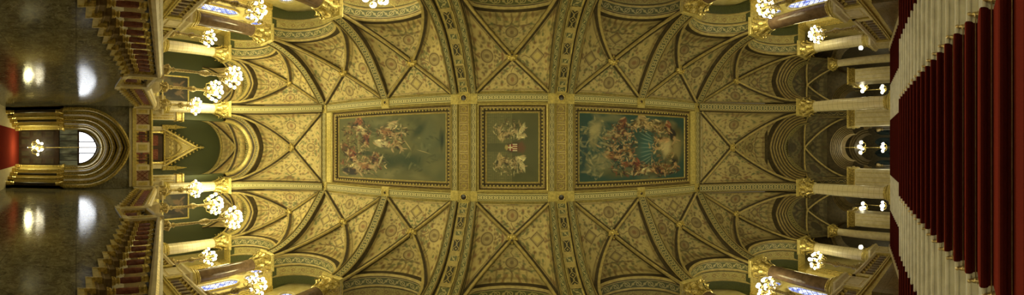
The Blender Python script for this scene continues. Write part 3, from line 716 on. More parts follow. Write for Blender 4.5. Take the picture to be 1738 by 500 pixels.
# ------------------------------------------------------------------ lower side walls, gallery edge and side balustrades
def stepZ(X, segs):
    for (xa, xb, za, n, rise) in segs:
        pass
L1 = dict(x0=-.40, t=.378, z0=-1.05, r=.1185, n=20)   # lower side flight
XLa = L1['x0'] - L1['t'] * L1['n']; ZLa = L1['z0'] + L1['r'] * L1['n']      # -7.96, 1.32
L2 = dict(x0=-9.55, t=.378, z0=ZLa, r=.1375, n=12)
XLb = L2['x0'] - L2['t'] * L2['n']; ZLb = L2['z0'] + L2['r'] * L2['n']      # -14.09, 2.97
for sy in (-1, 1):
    # outer wall below the galleries
    mb = MB(); mb.box(-14.2, 9.0, sy * 5.50, sy * 5.75, -3.7, ZG - .35); struct(mb.build('wall_%s' % ('right' if sy < 0 else 'left'), 'sidewall')); mb = MB(); mb.box(9.0, 13.9, sy * 5.3, sy * 5.75, 1.0, ZG - .35)
    struct(mb.build('wall_%s' % ('right' if sy < 0 else 'left'), 'sidewall'))
    mb = MB(); mb.band([(-14.2, sy * 5.5, ZG - .35), (13.95, sy * 5.5, ZG - .35)], (0, -sy, 0), [(-.1, -.06), (.02, -.04), (.05, .02), (.10, .06), (.10, .22), (.16, .26), (.20, .33), (.20, .40), (-.2, .40)], [0, 0, 0, 1, 0, 0, 0, 0], 1)
    # upside check: normal points up when flip matches
    mb2 = MB()
    for (za, zb, d) in ((-.44, -.36, .04), (-.36, -.28, .10), (-.28, -.08, .07), (-.08, .0, .16), (0, .05, .20)):
        mb2.box(-14.2, 13.95, sy * 5.6, sy * (5.5 - d), ZG + za, ZG + zb, 0)
    trim(mb2, ['gold_soft', 'cream'])
# baluster prototype (origin at the foot)
def baluster_mb(h):
    s = h / .80; mb = MB()
    mb.lathe([(.062, 0), (.062, .05 * s)], 4, m=1, sq=True)
    mb.lathe([(0, .05 * s), (.075, .05 * s), (.08, .07 * s), (.05, .10 * s), (.05, .115 * s), (.072, .14 * s), (.05, .165 * s)], 10, m=1)
    mb.lathe([(.048, .16 * s), (.058, .22 * s), (.060, .42 * s), (.052, .56 * s)], 10, m=0)
    mb.lathe([(.055, .555 * s), (.068, .58 * s), (.050, .60 * s), (.055, .64 * s), (.082, .68 * s), (.085, .695 * s)], 10, m=1)
    mb.lathe([(.075, .695 * s), (.085, .74 * s), (.075, .79 * s), (.08, .80 * s), (0, .80 * s)], 4, m=2, sq=True)
    return mb
def rail_sec(w=.17): return [(-w * .55, -.09), (-w * .62, -.05), (-w * .8, -.04), (-w, .0), (-w * .98, .06), (-w * .7, .10), (0, .125), (w * .7, .10), (w * .98, .06), (w, .0), (w * .8, -.04), (w * .62, -.05), (w * .55, -.09), (-w * .55, -.09)]
bal_me = {}
def bal(parent, p, h=.80):
    if h not in bal_me:
        o = baluster_mb(h).build('baluster', ['redmarble', 'gold', 'black'] if h != .6801 else ['plinth', 'gold_soft', 'gold_dark'], parent, smooth=False, loc=p); bal_me[h] = o.data
    else: o = link('baluster', bal_me[h], parent, p)
    return o
def newel(parent, x, y, z0, h, w=.22, mats=('cream', 'gold')):
    mb = MB(); mb.lathe([(w, 0), (w, .14), (w * .86, .18), (w * .86, h - .20), (w * 1.0, h - .14), (w * 1.08, h - .08), (w * 1.08, h - .02), (0, h)], 4, sq=True)
    for q in range(4):
        a = q * PI / 2; ca, sa = math.cos(a), math.sin(a); d = w * .86 + .006
        mb.quad([(d * ca - u * sa, d * sa + u * ca, v) for u, v in ((-w * .5, .28), (w * .5, .28), (w * .5, h - .3), (-w * .5, h - .3))], 1)
    return mb.build('newel', list(mats), parent, loc=(x, y, z0))
for sy in (-1, 1):
    for i in range(7):
        if i == 3: continue
        a, b = XS[i] + .52, XS[i + 1] - .52
        if i == 0: a = -14.05
        if i == 6: b = 13.5
        e = empty('gallery_balustrade', 'side gallery balustrade between columns, %s bay, %s side' % (BAYN[i], uh(sy)), 'balustrade', ((a + b) / 2, sy * 5.62, ZG), 'balustrades along the side galleries')
        L = b - a; mb = MB(); mb.box(-L / 2, L / 2, -.13, .13, .05, .14); mb.build('base_rail', 'gold_soft', e)
        mb = MB(); mb.band([(-L / 2, 0, .90), (L / 2, 0, .90)], (0, 1, 0), rail_sec(.15), [0] * 13, 1); mb.build('handrail', 'cream', e)
        n = max(3, int(L / .30))
        [(lambda m_: (m_.box(q * L / 2, q * (L / 2 - .2), -.12, .12, .14, .84), m_.build('end_block', 'gold_soft', e)))(MB()) for q in (-1, 1)]
        for k in range(n): bal(e, (-L / 2 + .3 + (L - .6) * k / (n - 1), 0, .14), .6801)

# marble flank walls of the lower flight with stepped tops, plus stair balustrades of the side flights
for sy in (-1, 1):
    pts = []   # (x, z) top steps
    def tops(zoff):
        r = []
        for L in (L1, L2):
            for k in range(L['n']):
                r.append((L['x0'] - L['t'] * k, L['x0'] - L['t'] * (k + 1), L['z0'] + L['r'] * (k + 1) + zoff))
            if L is L1: r.append((XLa, L2['x0'], ZLa + zoff))
        return r
    mb = MB()
    for xa, xb, z in tops(0): mb.box(xa, xb, sy * 2.1, sy * 2.42, -3.7, z)
    mb.box(-.4, .1, sy * 2.1, sy * 2.42, -3.7, -1.0)
    struct(mb.build('wall_%s' % ('right' if sy < 0 else 'left'), 'marblewall'))
    e = empty('stair_balustrade', 'long sloping red-balustered stair balustrade above the dark marble wall, %s half' % uh(sy), 'balustrade', (0, 0, 0), 'balustrades of the two side flights')
    mb = MB()
    for xa, xb, z in tops(0):
        mb.box(xa + .05, xb, sy * 2.06, sy * 2.46, z, z + .09, 0)          # stepped stone course
        mb.box(xa + .02, xb + .0, sy * 2.10, sy * 2.44, z + .09, z + .13, 1)   # gilt edge
        mb.box(xa + .055, xa + .025, sy * 2.05, sy * 2.46, z - .10, z + .13, 1)
    mb.build('stepped_base', ['gold_soft', 'gold'], e)
    plm = None
    for L in (L1, L2):
        for k in range(L['n']):
            x = L['x0'] - L['t'] * (k + .5); z = L['z0'] + L['r'] * (k + 1) + .13
            if plm is None:
                mb = MB(); mb.lathe([(.13, 0), (.13, .04), (.10, .06), (.10, .14), (.12, .16), (0, .16)], 4, sq=True); plm = mb.build('plinth', ['plinth'], e, loc=(x, sy * 2.26, z)).data
            else: link('plinth', plm, e, (x, sy * 2.26, z))
    for L in (L1, L2):
        for k in range(0 if L is L2 else 2, L['n']):
            x = L['x0'] - L['t'] * (k + .5); z = L['z0'] + L['r'] * (k + 1) + .29
            bal(e, (x, sy * 2.26, z), .68)
    for k in range(3): bal(e, (XLa - .45 - .38 * k, sy * 2.26, ZLa + .13), .80)
    yc = sy * 2.24; hgt = 1.10
    mb = MB()
    P = [(-.7, yc, L1['z0'] + L1['r'] + hgt - .05), (XLa + .1, yc, ZLa + hgt), (XLa - .1, yc, ZLa + hgt + .01), (L2['x0'], yc, ZLa + hgt + .01), (XLb, yc, ZLb + hgt)]
    mb.band(P, (0, 1, 0), rail_sec(.19), [0, 0, 1, 0, 0, 1, 0, 1, 0, 0, 1, 0, 0], 1); hr = mb.build('handrail', ['cream', 'gold'], e)
    newel(e, XLa - .05, yc, ZLa, 1.22, .2); newel(e, L2['x0'] + .12, yc, ZLa, 1.22, .2); newel(e, XLb - .02, sy * 2.28, ZLb - .1, 1.35, .26)
    # side flight steps behind the wall
    s = empty('side_stair_flight', 'side flight of stone steps rising to the left gallery, %s' % half(sy), 'stairs', (0, 0, 0), 'two side flights')
    for xa, xb, z in tops(-.02):
        mb = MB(); mb.box(xa, xb, sy * 2.425, sy * 5.29, z - .3, z); mb.build('step', 'white', s)
    # outer handrail side: newel posts bearing lamps
# landing beneath the camera and the flight dropping to the portal
mb = MB(); mb.box(-.4, .5, -5.5, 5.5, -1.35, -1.17); struct(mb.build('floor', 'cream'))
mb = MB(); mb.box(-20, -6.0, -2.5, 2.5, -3.85, -3.62); mb.box(-20, -14.3, -6, 6, -3.86, -3.63); struct(mb.build('floor', 'cream'))
s = empty('lower_stair_flight', 'lower flight dropping between the dark marble walls to the portal', 'stairs')
for k in range(18):
    mb = MB(); mb.box(-.4 - .33 * k, -.4 - .33 * (k + 1), -2.1, 2.1, -3.75, -1.17 - .136 * (k + 1)); mb.build('step', 'white', s)
mb = MB(); mb.box(-18.2, -6.3, -1.08, 1.08, -3.62, -3.60); tag(mb.build('red_carpet', 'carpet'), 'flat red carpet on the floor in front of the dark wooden door', 'carpet')

# ------------------------------------------------------------------ main staircase going up to the right
T, R_ = .34, .1253; X0, Z0 = 2.519, -.180
def nos(n): return X0 + T * n, Z0 + R_ * n
def prof_points(xn, zn):  # carpet profile over one step: riser up, rounded nosing, tread back
    return [(xn + .012, zn - R_ + .012), (xn + .008, zn - .06), (xn - .022, zn - .045), (xn - .034, zn - .018), (xn - .024, zn + .004), (xn + .01, zn + .014), (xn + T + .012, zn + .012)]
def flight(name, label, n0, n1, base, W, cl):
    s = empty('stair_flight', label, 'stairs')
    for n in range(n0, n1 + 1):
        x, z = base(n); mb = MB(); x2 = x + T + .03
        if n == n1: x2 = x + T + 1.4 if name == 'a' else x + .36
        mb.box(x + .03, x2, -W, W, z - .5, z - .045)
        mb.band([(x, -W, z), (x, W, z)], (1, 0, 0), [(.03, -.045), (.0, -.045), (-.012, -.03), (-.012, -.012), (0, 0), (x2 - x, 0)], [0] * 5, -1)
        mb.build('step', 'white', s)
    objs = []
    for (ya, yb, lab) in ((-1.358, 1.358, 'wide central red carpet runner'), (-5.2, -3.16, 'outer red carpet strip at the top edge'), (3.16, 5.2, 'outer red carpet strip at the bottom edge')):
        mb = MB(); pr = []
        for n in range(n0, n1 + 1): pr += prof_points(*base(n))
        if name == 'a': x, z = base(n1); pr[-1] = (x + T + 1.38, z + .012)
        if name == 'b': x, z = base(n1); pr[-1] = (x + .36, z + .012)
        U = 0
        for (xa, za), (xb, zb) in zip(pr, pr[1:]):
            mb.quad([(xa, ya, za), (xa, yb, za), (xb, yb, zb), (xb, ya, zb)], 0)
        for (yy) in (ya, yb):   # edges
            for (xa, za), (xb, zb) in zip(pr, pr[1:]): mb.quad([(xa, yy, za), (xb, yy, zb), (xb, yy, zb - .014), (xa, yy, za - .014)], 0)
        o = mb.build('carpet_runner', 'carpet', smooth=False); tag(o, '%s %s' % (lab, cl), 'carpet')
flight('a', 'near flight of white marble steps filling the right edge', -7, 15, nos, 5.45, 'of the near flight on the right')
XB2, ZB2 = nos(15)[0] + 1.42, nos(15)[1]
def nos2(n): return XB2 + T * n, ZB2 + R_ * (n + 1)
flight('b', 'far upper flight of white marble steps behind the near flight', 0, 13, nos2, 5.12, 'of the far upper flight')
XTOP, ZTOP = nos2(13)
mb = MB(); mb.box(XTOP + .3, 27, -7.6, 7.6, ZTOP - .3, ZTOP - .01); struct(mb.build('floor', 'white'))
# brass rods on the near flight
rod0 = None
for i, n in enumerate(range(-3, 15)):
    x, z = nos(n); p = (x + T + .0, 0, z + .030)
    lab = 'brass stair rod across the red carpet, %s from the bottom of the near flight' % ORD[i]
    if rod0 is None:
        rod0 = empty('stair_rod', lab, 'stair rod', p, 'brass rods holding the stair carpet')
        mb = MB(); mb.tube([(0, -1.46, 0), (0, 1.46, 0)], .006, 8); rd = mb.build('rod', 'brass', rod0, smooth=True)
        for q in (-1, 1):
            mb = MB(); mb.lathe([(0, -.045), (.026, -.04), (.034, -.01), (.026, .02), (.018, .03), (.03, .05), (.022, .075), (0, .08)], 10, (0, q * 1.46, .01)); mb.box(-.035, .03, q * 1.43, q * 1.49, -.04, -.015)
            mb.tube([(-.02, q * 1.43, .0), (-.06, q * 1.43, .0), (-.07, q * 1.43, -.03)], .014, 6)
            mb.build('bracket', 'brass', rd, smooth=True)
    else:
        o = copy_tree(rod0); o.location = p; o['label'] = lab
# flight-two stringers
for sy in (-1, 1):
    mb = MB(); P = [(XB2 - .1, sy * 5.2, ZB2 + .12), (XTOP + .2, sy * 5.2, ZTOP + .12), (XTOP + .5, sy * 5.2, ZTOP + .12)]
    mb.band(P, (0, 1, 0), [(-.12, -1.2), (-.12, 0), (.12, 0), (.12, -1.2)], [0] * 3, 1); mb.band(P, (0, 1, 0), [(-.12, 1.2), (-.12, 0), (.12, 0), (.12, 1.2)], [0] * 3, 1) if False else None
    trim(mb, ['cream'])

# ------------------------------------------------------------------ left end: bridge balustrade, end wall, bay behind with the gabled doorway
mb = MB(); mb.box(-18.4, -14.2, -5.6, 5.6, 2.70, 3.02); struct(mb.build('floor', 'cream'))
e = empty('bridge_balustrade', 'straight balustrade over the portal with pink panels and ivory blocks', 'balustrade', (-14.25, 0, 2.97))
mb = MB(); mb.box(-.16, .16, -2.0, 2.0, -.28, -.12, 1); mb.box(-.2, .2, -2.0, 2.0, -.12, 0, 0); mb.box(-.13, .17, -2.0, 2.0, 0, .09, 0); mb.build('base_rail', ['gold_soft', 'cream'], e)
mb = MB(); mb.band([(0, -2.0, .88), (0, 2.0, .88)], (1, 0, 0), rail_sec(.17), [0] * 13, -1); mb.build('handrail', 'gold_soft', e)
for y in (-1.87, -1.05, -.0, 1.05, 1.87):
    w = .14 if abs(y) > .1 else .26
    mb = MB(); mb.box(-.14, .14, y - w, y + w, .09, .80); mb.box(.14, .15, y - w * .6, y + w * .6, .2, .68, 1); mb.build('block', ['cream', 'gold_soft'], e)
for y in (-1.46, 1.46):
    mb = MB(); mb.quad([(.03, y - .26, .1), (.03, y + .26, .1), (.03, y + .26, .78), (.03, y - .26, .78)], 0, [(0, 0), (.5, 0), (.5, 1), (0, 1)]); mb.box(-.04, .02, y - .26, y + .26, .1, .78, 1)
    for a, b in (((y - .24, .12), (y + .24, .76)), ((y - .24, .76), (y + .24, .12))): mb.tube([(.06, a[0], a[1]), (.06, b[0], b[1])], .02, 5, 1)
    mb.build('panel', ['pinkpanel', 'redmarble'], e)
for y in (-.78, -.60, -.42, .42, .60, .78): bal(e, (0, y, .09), .70)

def spandrel(mb, x, y0, y1, z0, z1, cy, hw, zs, rise, m=0, n=24):
    """wall face at x between y0..y1, z0..z1 with an arched opening"""
    A = [(cy + s, zs + z) for s, z in arch(hw, rise, n)]
    for (a, za), (b, zb) in zip(A, A[1:]): mb.quad([(x, a, za), (x, b, zb), (x, b, z1), (x, a, z1)], m)
    if cy - hw > y0: mb.quad([(x, y0, z0), (x, cy - hw, z0), (x, cy - hw, z1), (x, y0, z1)], m)
    if cy + hw < y1: mb.quad([(x, cy + hw, z0), (x, y1, z0), (x, y1, z1), (x, cy + hw, z1)], m)

# main end arches on both ends : stepped archivolts
def end_arch(x, dirx, cy, hw, rise, rings, mats, depth0=0.0):
    """rings: list of (inset, depth, mat)"""
    mb = MB(); sec = [(-.04, -.35)]; ms = []
    d = depth0; ins = 0
    for (dr, dd, m) in rings:
        sec.append((d - .03, ins - .02)); ms.append(0)
        sec.append((d - .05, ins + .05)); ms.append(1)
        sec.append((d + .02, ins + .08)); ms.append(1)
        ins += dr; d += dd
        sec.append((d - dd * .2, ins)); ms.append(m)
    sec.append((d + .5, ins)); ms.append(2)
    P = [(x, cy + s, ZCAP + z) for s, z in arch(hw, rise, 32)]
    mb.band(P, (dirx, 0, 0), sec, ms, flip=(1 if dirx > 0 else -1))
    return mb
EM = ['ribdark', 'ribtan', 'band_green', 'gold_soft', 'darkstone']
EMR = ['ribdark', 'endline', 'band_green', 'ribdark', 'ribdark']  # right-end set, with the shade put into darker colours
for sy in (-1, 1):
    trim(end_arch(XL, -1, sy * 4.27, 1.60, HARCH - .05, [(.12, .15, 0), (.10, .2, 3)], EM), EM)
    trim(end_arch(XR, 1, sy * 4.27, 1.60, HARCH - .05, [(.11, .15, 3), (.11, .15, 0), (.11, .15, 3), (.11, .15, 4)], EMR), EMR)
trim(end_arch(XL, -1, 0, 2.10, 2.38, [(.16, .15, 2), (.16, .15, 0), (.18, .18, 3)], EM), EM)
trim(end_arch(XR, 1, 0, 2.10, 2.38, [(.12, .14, 3), (.12, .14, 0), (.12, .14, 3), (.12, .14, 0), (.12, .14, 4)], EMR), EMR)
# wall masses above the columns at both ends
for x, d in ((XL, -1), (XR, 1)):
    for sy in (-1, 1):
        mb = MB(); mb.box(x + .02 * d, x + .95 * d, sy * 2.12, sy * 2.62, ZCAP, 11.2, 0); mb.box(x - .05 * d, x + 1.0 * d, sy * 2.05, sy * 2.72, ZCAP - .02, ZCAP + .1, 1); trim(mb, ['band_green' if d < 0 else 'ribdark', 'gold_soft'])

# --- left back bays
XK = -17.9
def small_bay(x0, x1, y0, y1, zs, zb, rise, tone, seed):
    cs = [(x0, y0, zs), (x1, y0, zs), (x1, y1, zs), (x0, y1, zs)]
    bs = ((x0 + x1) / 2, (y0 + y1) / 2, zb); o, H = bay(cs, bs, ['arch:%g' % rise] * 4, seed, tone, N=30); r = diag_ribs(cs, bs, H, 0, w=.09); r.parent = o
small_bay(-15.5, XK, -2.1, 2.1, 8.35, 10.75, 1.9, 1.35, 21)
for sy in (-1, 1): small_bay(-15.5, XK, sy * 2.6, sy * 5.8, 8.6, 10.5, 1.6, 1.3, 22)
mb = MB(); mb.box(XK - .3, XK, -7.8, 7.8, 2.7, 12.5); struct(mb.build('wall_back', 'greenwall'))
# lunette border of the centre back wall
mb = MB(); P = [(XK + .02, -2.02, 5.2)] + [(XK + .02, s, 8.2 + z) for s, z in arch(2.02, 1.95, 28)] + [(XK + .02, 2.02, 5.2)]
mb.band(P, (1, 0, 0), [(0, -.02), (.05, 0), (.06, .03), (.03, .05), (.03, .11), (.03, .13), (0, .14)], [0, 1, 1, 2, 1, 0], 1); mb.band(P, (1, 0, 0), [(0, .02), (.05, 0), (.06, -.03), (.03, -.05), (0, -.06)], [0, 1, 1, 0], 1)
trim(mb, ['ribdark', 'gold', 'band_gold'])
# gabled doorway
e = empty('gabled_doorway', 'gilded doorway with crocketed pointed gable on the green wall', 'doorway', (XK + .05, 0, 3.02))
zb = 5.75 - 3.02; za = 8.15 - 3.02; hwg = 1.22
mb = MB(); mb.quad([(.08, -hwg, zb), (.08, hwg, zb), (.08, 0, za)], 0, [(0, 0), (2.4, 0), (1.2, 2.4)]); mb.box(0, .07, -.05, .05, zb, za - .1, 1)
for q in (-1, 1):
    mb.tube([(.14, q * hwg, zb), (.14, 0, za)], .07, 6, 1); mb.tube([(.12, q * (hwg - .25), zb), (.12, 0, za - .45)], .035, 6, 1)
mb.tube([(.14, -hwg - .1, zb), (.14, hwg + .1, zb)], .07, 6, 1)
mb.band([(.12, s, zb + .1 + z) for s, z in arch(.72, 1.15, 16)], (1, 0, 0), [(0, -.05), (.08, -.03), (.08, .05), (0, .07)], [1, 1, 1], 1)
for q in (-1, 1): mb.lathe([(.15, -.03), (.19, 0), (.15, .03)], 10, (.14, q * .28, zb + .45), 1)
mb.lathe([(.17, -.03), (.22, 0), (.17, .03)], 10, (.14, 0, zb + .85), 1)
mb.build('gable', ['gold_orn', 'gold'], e)
mb = MB()
for q in (-1, 1):
    for k in range(9):
        t = (k + .5) / 9; y, z = q * hwg * (1 - t), zb + (za - zb) * t
        mb.lathe([(0, -.06), (.06, -.03), (.075, .02), (.03, .07), (0, .10)], 7, (.16, y + q * .10, z + .08))
mb.lathe([(.03, 0), (.05, .15), (.13, .25), (.06, .33), (.10, .42), (.03, .52), (0, .62)], 8, (.14, 0, za - .02)); mb.build('crockets', 'gold', e, smooth=True)
for q in (-1, 1):
    mb = MB(); mb.box(0, .25, q * 1.05, q * 1.38, 0, zb, 0); mb.tube([(.28, q * 1.0, .2), (.28, q * 1.0, zb - .1)], .07, 8, 1); mb.lathe([(.12, 0), (.10, .1), (.16, .22)], 8, (.28, q * 1.0, zb - .3), 1)
    mb.lathe([(.13, 0), (.13, .9), (.17, .95), (.10, 1.05), (.02, 1.75), (0, 1.8)], 4, (.16, q * 1.36, zb - .2), 1, sq=True); mb.build('jamb', ['cream', 'gold'], e)
mb = MB(); mb.box(0, .06, -.95, .95, 0, zb - .1); 
for q in (-1, 1):
    for (a, b) in ((.3, 1.1), (1.25, 2.3)): mb.box(.06, .09, q * .12, q * .8, a, b, 1)
mb.build('door_leaf', ['wood', 'redmarble'], e)
# pilasters each side of the centre back bay
for sy in (-1, 1):
    mb = MB(); y = sy * 1.86; mb.box(-15.9, -15.5, y - .24, y + .24, 3.02, 5.75, 0); mb.box(-15.95, -15.42, y - .30, y + .30, 3.02, 3.6, 0)
    for a in (-.16, 0, .16): mb.box(-15.48, -15.5, y + a - .03, y + a + .03, 3.8, 5.6, 1)
    mb.box(-15.95, -15.40, y - .30, y + .30, 5.75, 5.86, 1); mb.box(-15.93, -15.44, y - .27, y + .27, 5.86, 6.1, 1); mb.box(-16.0, -15.36, y - .33, y + .33, 6.1, 6.2, 1); mb.box(-15.9, -15.5, y - .2, y + .2, 6.2, 8.95, 2)
    trim(mb, ['cream', 'gold', 'greenwall'])
    # murals on the green side walls
    p = Canvas(60, 60, 0, 60, 0, 60); p.fill((44, 40, 26)); clouds(p, [(30, 28, 20), (70, 62, 40), (96, 88, 60)], 14, 9, (6, 14)); rr = random.Random(4)
    p.figure(20, 30, 80, 1.8, (120, 92, 60), (96, 88, 58), rr); p.figure(40, 34, 100, 1.6, (120, 96, 66), (30, 26, 20), rr)
    e = empty('wall_mural', 'dark framed mural on the green wall behind the lamps, %s' % half(sy), 'mural', (XK + .04, sy * 4.0, 5.7), 'two murals')
    U, V = np.meshgrid(np.linspace(-.85, .85, 60), np.linspace(0, 1.75, 60), indexing='ij'); grid_mesh('picture', np.dstack([U * 0 + .02, U, V]), p.c, 'fresco', e)
    mb = MB(); 
    for (a, b, c, d) in ((-.95, .95, -.1, 0), (-.95, .95, 1.75, 1.85), (-.95, -.85, 0, 1.75), (.85, .95, 0, 1.75)): mb.box(0, .07, a, b, c, d)
    mb.build('frame', 'gold_soft', e)
    mb = MB(); mb.box(XK, XK + .12, sy * 2.2, sy * 5.6, 5.2, 5.4); mb.box(XK, XK + .06, sy * 2.2, sy * 5.6, 3.0, 5.2, 1); trim(mb, ['gold_soft', 'yellow'])

# ------------------------------------------------------------------ portal in the left end wall
XP = -14.2
mb = MB(); spandrel(mb, XP, -2.1, 2.1, -3.62, 2.72, 0, 1.93, .30, 2.36, 0); struct(mb.build('wall_back', 'marblewall'))
for sy in (-1, 1):
    mb = MB(); mb.box(XP - .5, XP, sy * 5.5, sy * 2.5, -3.62, 2.70, 0); struct(mb.build('wall_back', 'marblewall'))
e = empty('portal', 'deep pointed portal with stepped gilded arches and columns around a dark door', 'portal', (XP, 0, -3.62))
zs = -.65 + 3.62
ST = .95   # stilt above the capitals
orders = [(1.93, 2.40, 0.0), (1.70, 2.03, .40), (1.52, 1.72, .9), (1.33, 1.42, 1.4), (1.17, 1.24, 2.2)]
for k, (hw, rise, dx) in enumerate(orders):
    mb = MB(); nx = orders[k + 1][2] if k < 4 else 3.3; nh = orders[k + 1][0] if k < 4 else 1.1
    P = [(-dx, -hw, zs)] + [(-dx, s, zs + ST + z) for s, z in arch(hw, rise, 32)] + [(-dx, hw, zs)]
    g = hw - nh
    sec = [(-.10, -.10), (-.12, -.02), (-.08, .04), (-.02, .06), (.04, .02), (.08, .05), (.14, .05), (.16, .02), ((nx - dx) * .62, .04), ((nx - dx) * .66, .08), ((nx - dx) * .8, g * .7), (nx - dx, g)]
    mt = ['gold', 'lilac', 'ribdark', 'gold_soft', 'ribtan', 'band_cream', 'pinkpanel', 'band_scroll']
    pan = [7, 3, 7, 3, 3][k]; ed = [0, 1, 0, 1, 0][k]
    mb.band(P, (-1, 0, 0), sec, [0, ed, ed, ed, 2, 0, 0, 2, pan, 0, 2], -1); mb.build('arch_order', mt, e)
    for sy in (-1, 1):
        mb = MB(); mb.box(-nx, -dx, sy * hw, sy * (hw + .5), .0, zs, 0)
        m2 = 1 if k in (0, 2) else 2
        mb.lathe([(.085, .42), (.08, 1.2), (.075, zs - .38)], 12, (-dx - .10, sy * (hw - .05), 0), m2); mb.lathe([(.13, .0), (.13, .25), (.10, .3), (.12, .36), (.085, .42)], 8, (-dx - .10, sy * (hw - .05), 0), 3)
        mb.lathe([(.085, zs - .40), (.10, zs - .36), (.09, zs - .30), (.12, zs - .18), (.17, zs - .06), (.17, zs)], 8, (-dx - .10, sy * (hw - .05), 0), 3)
        for j in range(9):
            z = .6 + j * (zs - 1.2) / 9
            if k in (2, 4): mb.box(-nx + .1, -dx - .28, sy * (hw - .012), sy * hw, z, z + .13, 4)
        mb.box(-nx, -dx, sy * (hw - .05), sy * (hw + .3), zs - .14, zs + .02, 3); mb.box(-nx, -dx, sy * (hw - .05), sy * (hw + .3), 0, .3, 0)
        mb.build('jamb', ['yellow', 'black', 'gold_soft', 'gold', 'redmarble'], e)
# infill: door, transom and fanlight
XD = -17.5
d = struct(bpy.data.objects.new('door_1', None)); C.objects.link(d); d.location = (XD, 0, -3.62); d['label'] = 'dark panelled wooden double door in the portal'; 
for q in (-1, 1):
    mb = MB(); mb.box(-.08, 0, q * .01, q * 1.2, 0, 2.35, 0)
    for (a, b) in ((.15, .75), (.9, 1.5), (1.65, 2.25)):
        mb.box(0, .025, q * .18, q * .55, a, b, 0); mb.box(0, .025, q * .65, q * 1.05, a, b, 0); mb.box(.025, .04, q * .22, q * .51, a + .05, b - .05, 1); mb.box(.025, .04, q * .69, q * 1.01, a + .05, b - .05, 1)
    lf = mb.build('door_leaf', ['wood', 'ribdark'], d)
    mb = MB(); mb.box(.04, .09, q * .05, q * .09, 1.0, 1.25); mb.build('door_handle', 'brass', lf)
mb = MB(); mb.box(-.1, .15, -1.25, 1.25, 2.35, 2.60, 0); mb.box(-.1, .22, -1.25, 1.25, 2.50, 2.56, 0); mb.build('door_lintel', 'wood', d)
w = MB(); w.quad([(XD, -1.2, -1.02), (XD, 1.2, -1.02), (XD, 1.2, .12), (XD, -1.2, .12)], 0); wo = struct(w.build('window_20', 'transomglass'))
w = MB(); w.quad([(XD, s, .14 + z) for s, z in arch(1.0, 1.16, 24)], 0); w2 = struct(w.build('window_21', 'daylight'))
mb = MB(); mb.box(XD - .05, XD + .08, -1.2, 1.2, .08, .20)
for y in (-.8, -.4, 0, .4, .8): mb.box(XD - .03, XD + .05, y - .02, y + .02, -1.02, .1)
mb.build('window_frame', 'wood', wo)
mb = MB(); 
for y in (-.36, 0, .36): mb.box(XD - .03, XD + .06, y - .035, y + .035, .2, 1.28 if y == 0 else 1.18)
mb.band([(XD, s, .14 + z) for s, z in arch(1.0, 1.16, 24)], (1, 0, 0), [(-.02, .05), (.08, .05), (.08, -.03), (-.02, -.03)], [0] * 3, 1); mb.build('window_frame', 'wood', w2)
mb = MB(); spandrel(mb, XD - .02, -2.6, 2.6, -3.62, 3.2, 0, 1.0, .14, 1.36); struct(mb.build('wall_back', 'gold_soft'))
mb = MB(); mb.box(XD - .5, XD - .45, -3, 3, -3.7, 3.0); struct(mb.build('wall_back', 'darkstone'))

# ------------------------------------------------------------------ right end: dark aisle beyond the stair head
XQ = 17.3
for sy in (-1, 1):
    for (y, w, nm) in ((1.9, .50, 'inner'), (4.72, .45, 'outer')):
        e = empty('square_pier', 'square pale marble pier beyond the stair head, %s of the %s pair' % (nm, uh(sy)), 'pier', (XQ, sy * y, ZTOP - .01), 'piers beyond the stair head')
        mb = MB(); mb.lathe([(w + .08, 0), (w + .08, .3), (w, .38), (w, 3.2)], 4, sq=True)
        for q in (-.3, 0, .3): mb.box(-w - .01, -w + .02, q * w * 2 - .015, q * w * 2 + .015, .6, 3.1, 1)
        mb.build('shaft', ['cream', 'gold_soft'], e)
        mb = MB(); mb.lathe([(w, 0), (w + .06, .05), (w, .1), (w, .3), (w + .12, .42), (w + .15, .5), (0, .5)], 4, sq=True)
        for q in np.linspace(-w, w, 7):
            for s in (-1, 1): mb.lathe([(0, 0), (.06, .05), (.09, .18), (.04, .28), (.09, .36)], 6, (-w - .02, q, .04)); mb.lathe([(0, 0), (.06, .05), (.09, .18), (.04, .28), (.09, .36)], 6, (q, s * (w + .02), .04))
        mb.build('capital', ['gold'], e, loc=(0, 0, 3.2))
    e = column(16.2, sy * 5.5, ZTOP - .01, 8.1, .26, 'cream', 'slender plain column in the dark bay beyond the stair head, %s' % half(sy), group='slender columns in the dark aisle', caph=.6)
    # lateral arch band column -> pier
    mb = MB(); P = [(14.5 + 2.4 * t, sy * 2.15, ZCAP - 1.75 * t ** 1.6 + .55 * math.sin(PI * t)) for t in np.linspace(0, 1, 14)]
    mb.band(P, (0, 1, 0), rib_sec(.42, .12), RIBM, -1); mb.band(P, (0, 1, 0), rib_sec(.42, .12), RIBM, 1); trim(mb, ['ribdark', 'ribtan', 'band_dark'])
zq = ZTOP + 3.68
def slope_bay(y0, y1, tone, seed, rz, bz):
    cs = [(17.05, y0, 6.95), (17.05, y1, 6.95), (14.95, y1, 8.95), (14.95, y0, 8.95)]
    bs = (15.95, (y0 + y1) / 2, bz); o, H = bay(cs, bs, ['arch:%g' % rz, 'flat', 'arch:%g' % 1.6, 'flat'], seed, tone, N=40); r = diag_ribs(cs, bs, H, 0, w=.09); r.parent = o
slope_bay(-2.1, 2.1, .26, 31, 1.75, 10.0)  # low tone puts the aisle's shade into the vault paint
for sy in (-1, 1): slope_bay(min(sy * 2.6, sy * 5.8), max(sy * 2.6, sy * 5.8), .26, 32, 1.6, 9.8)
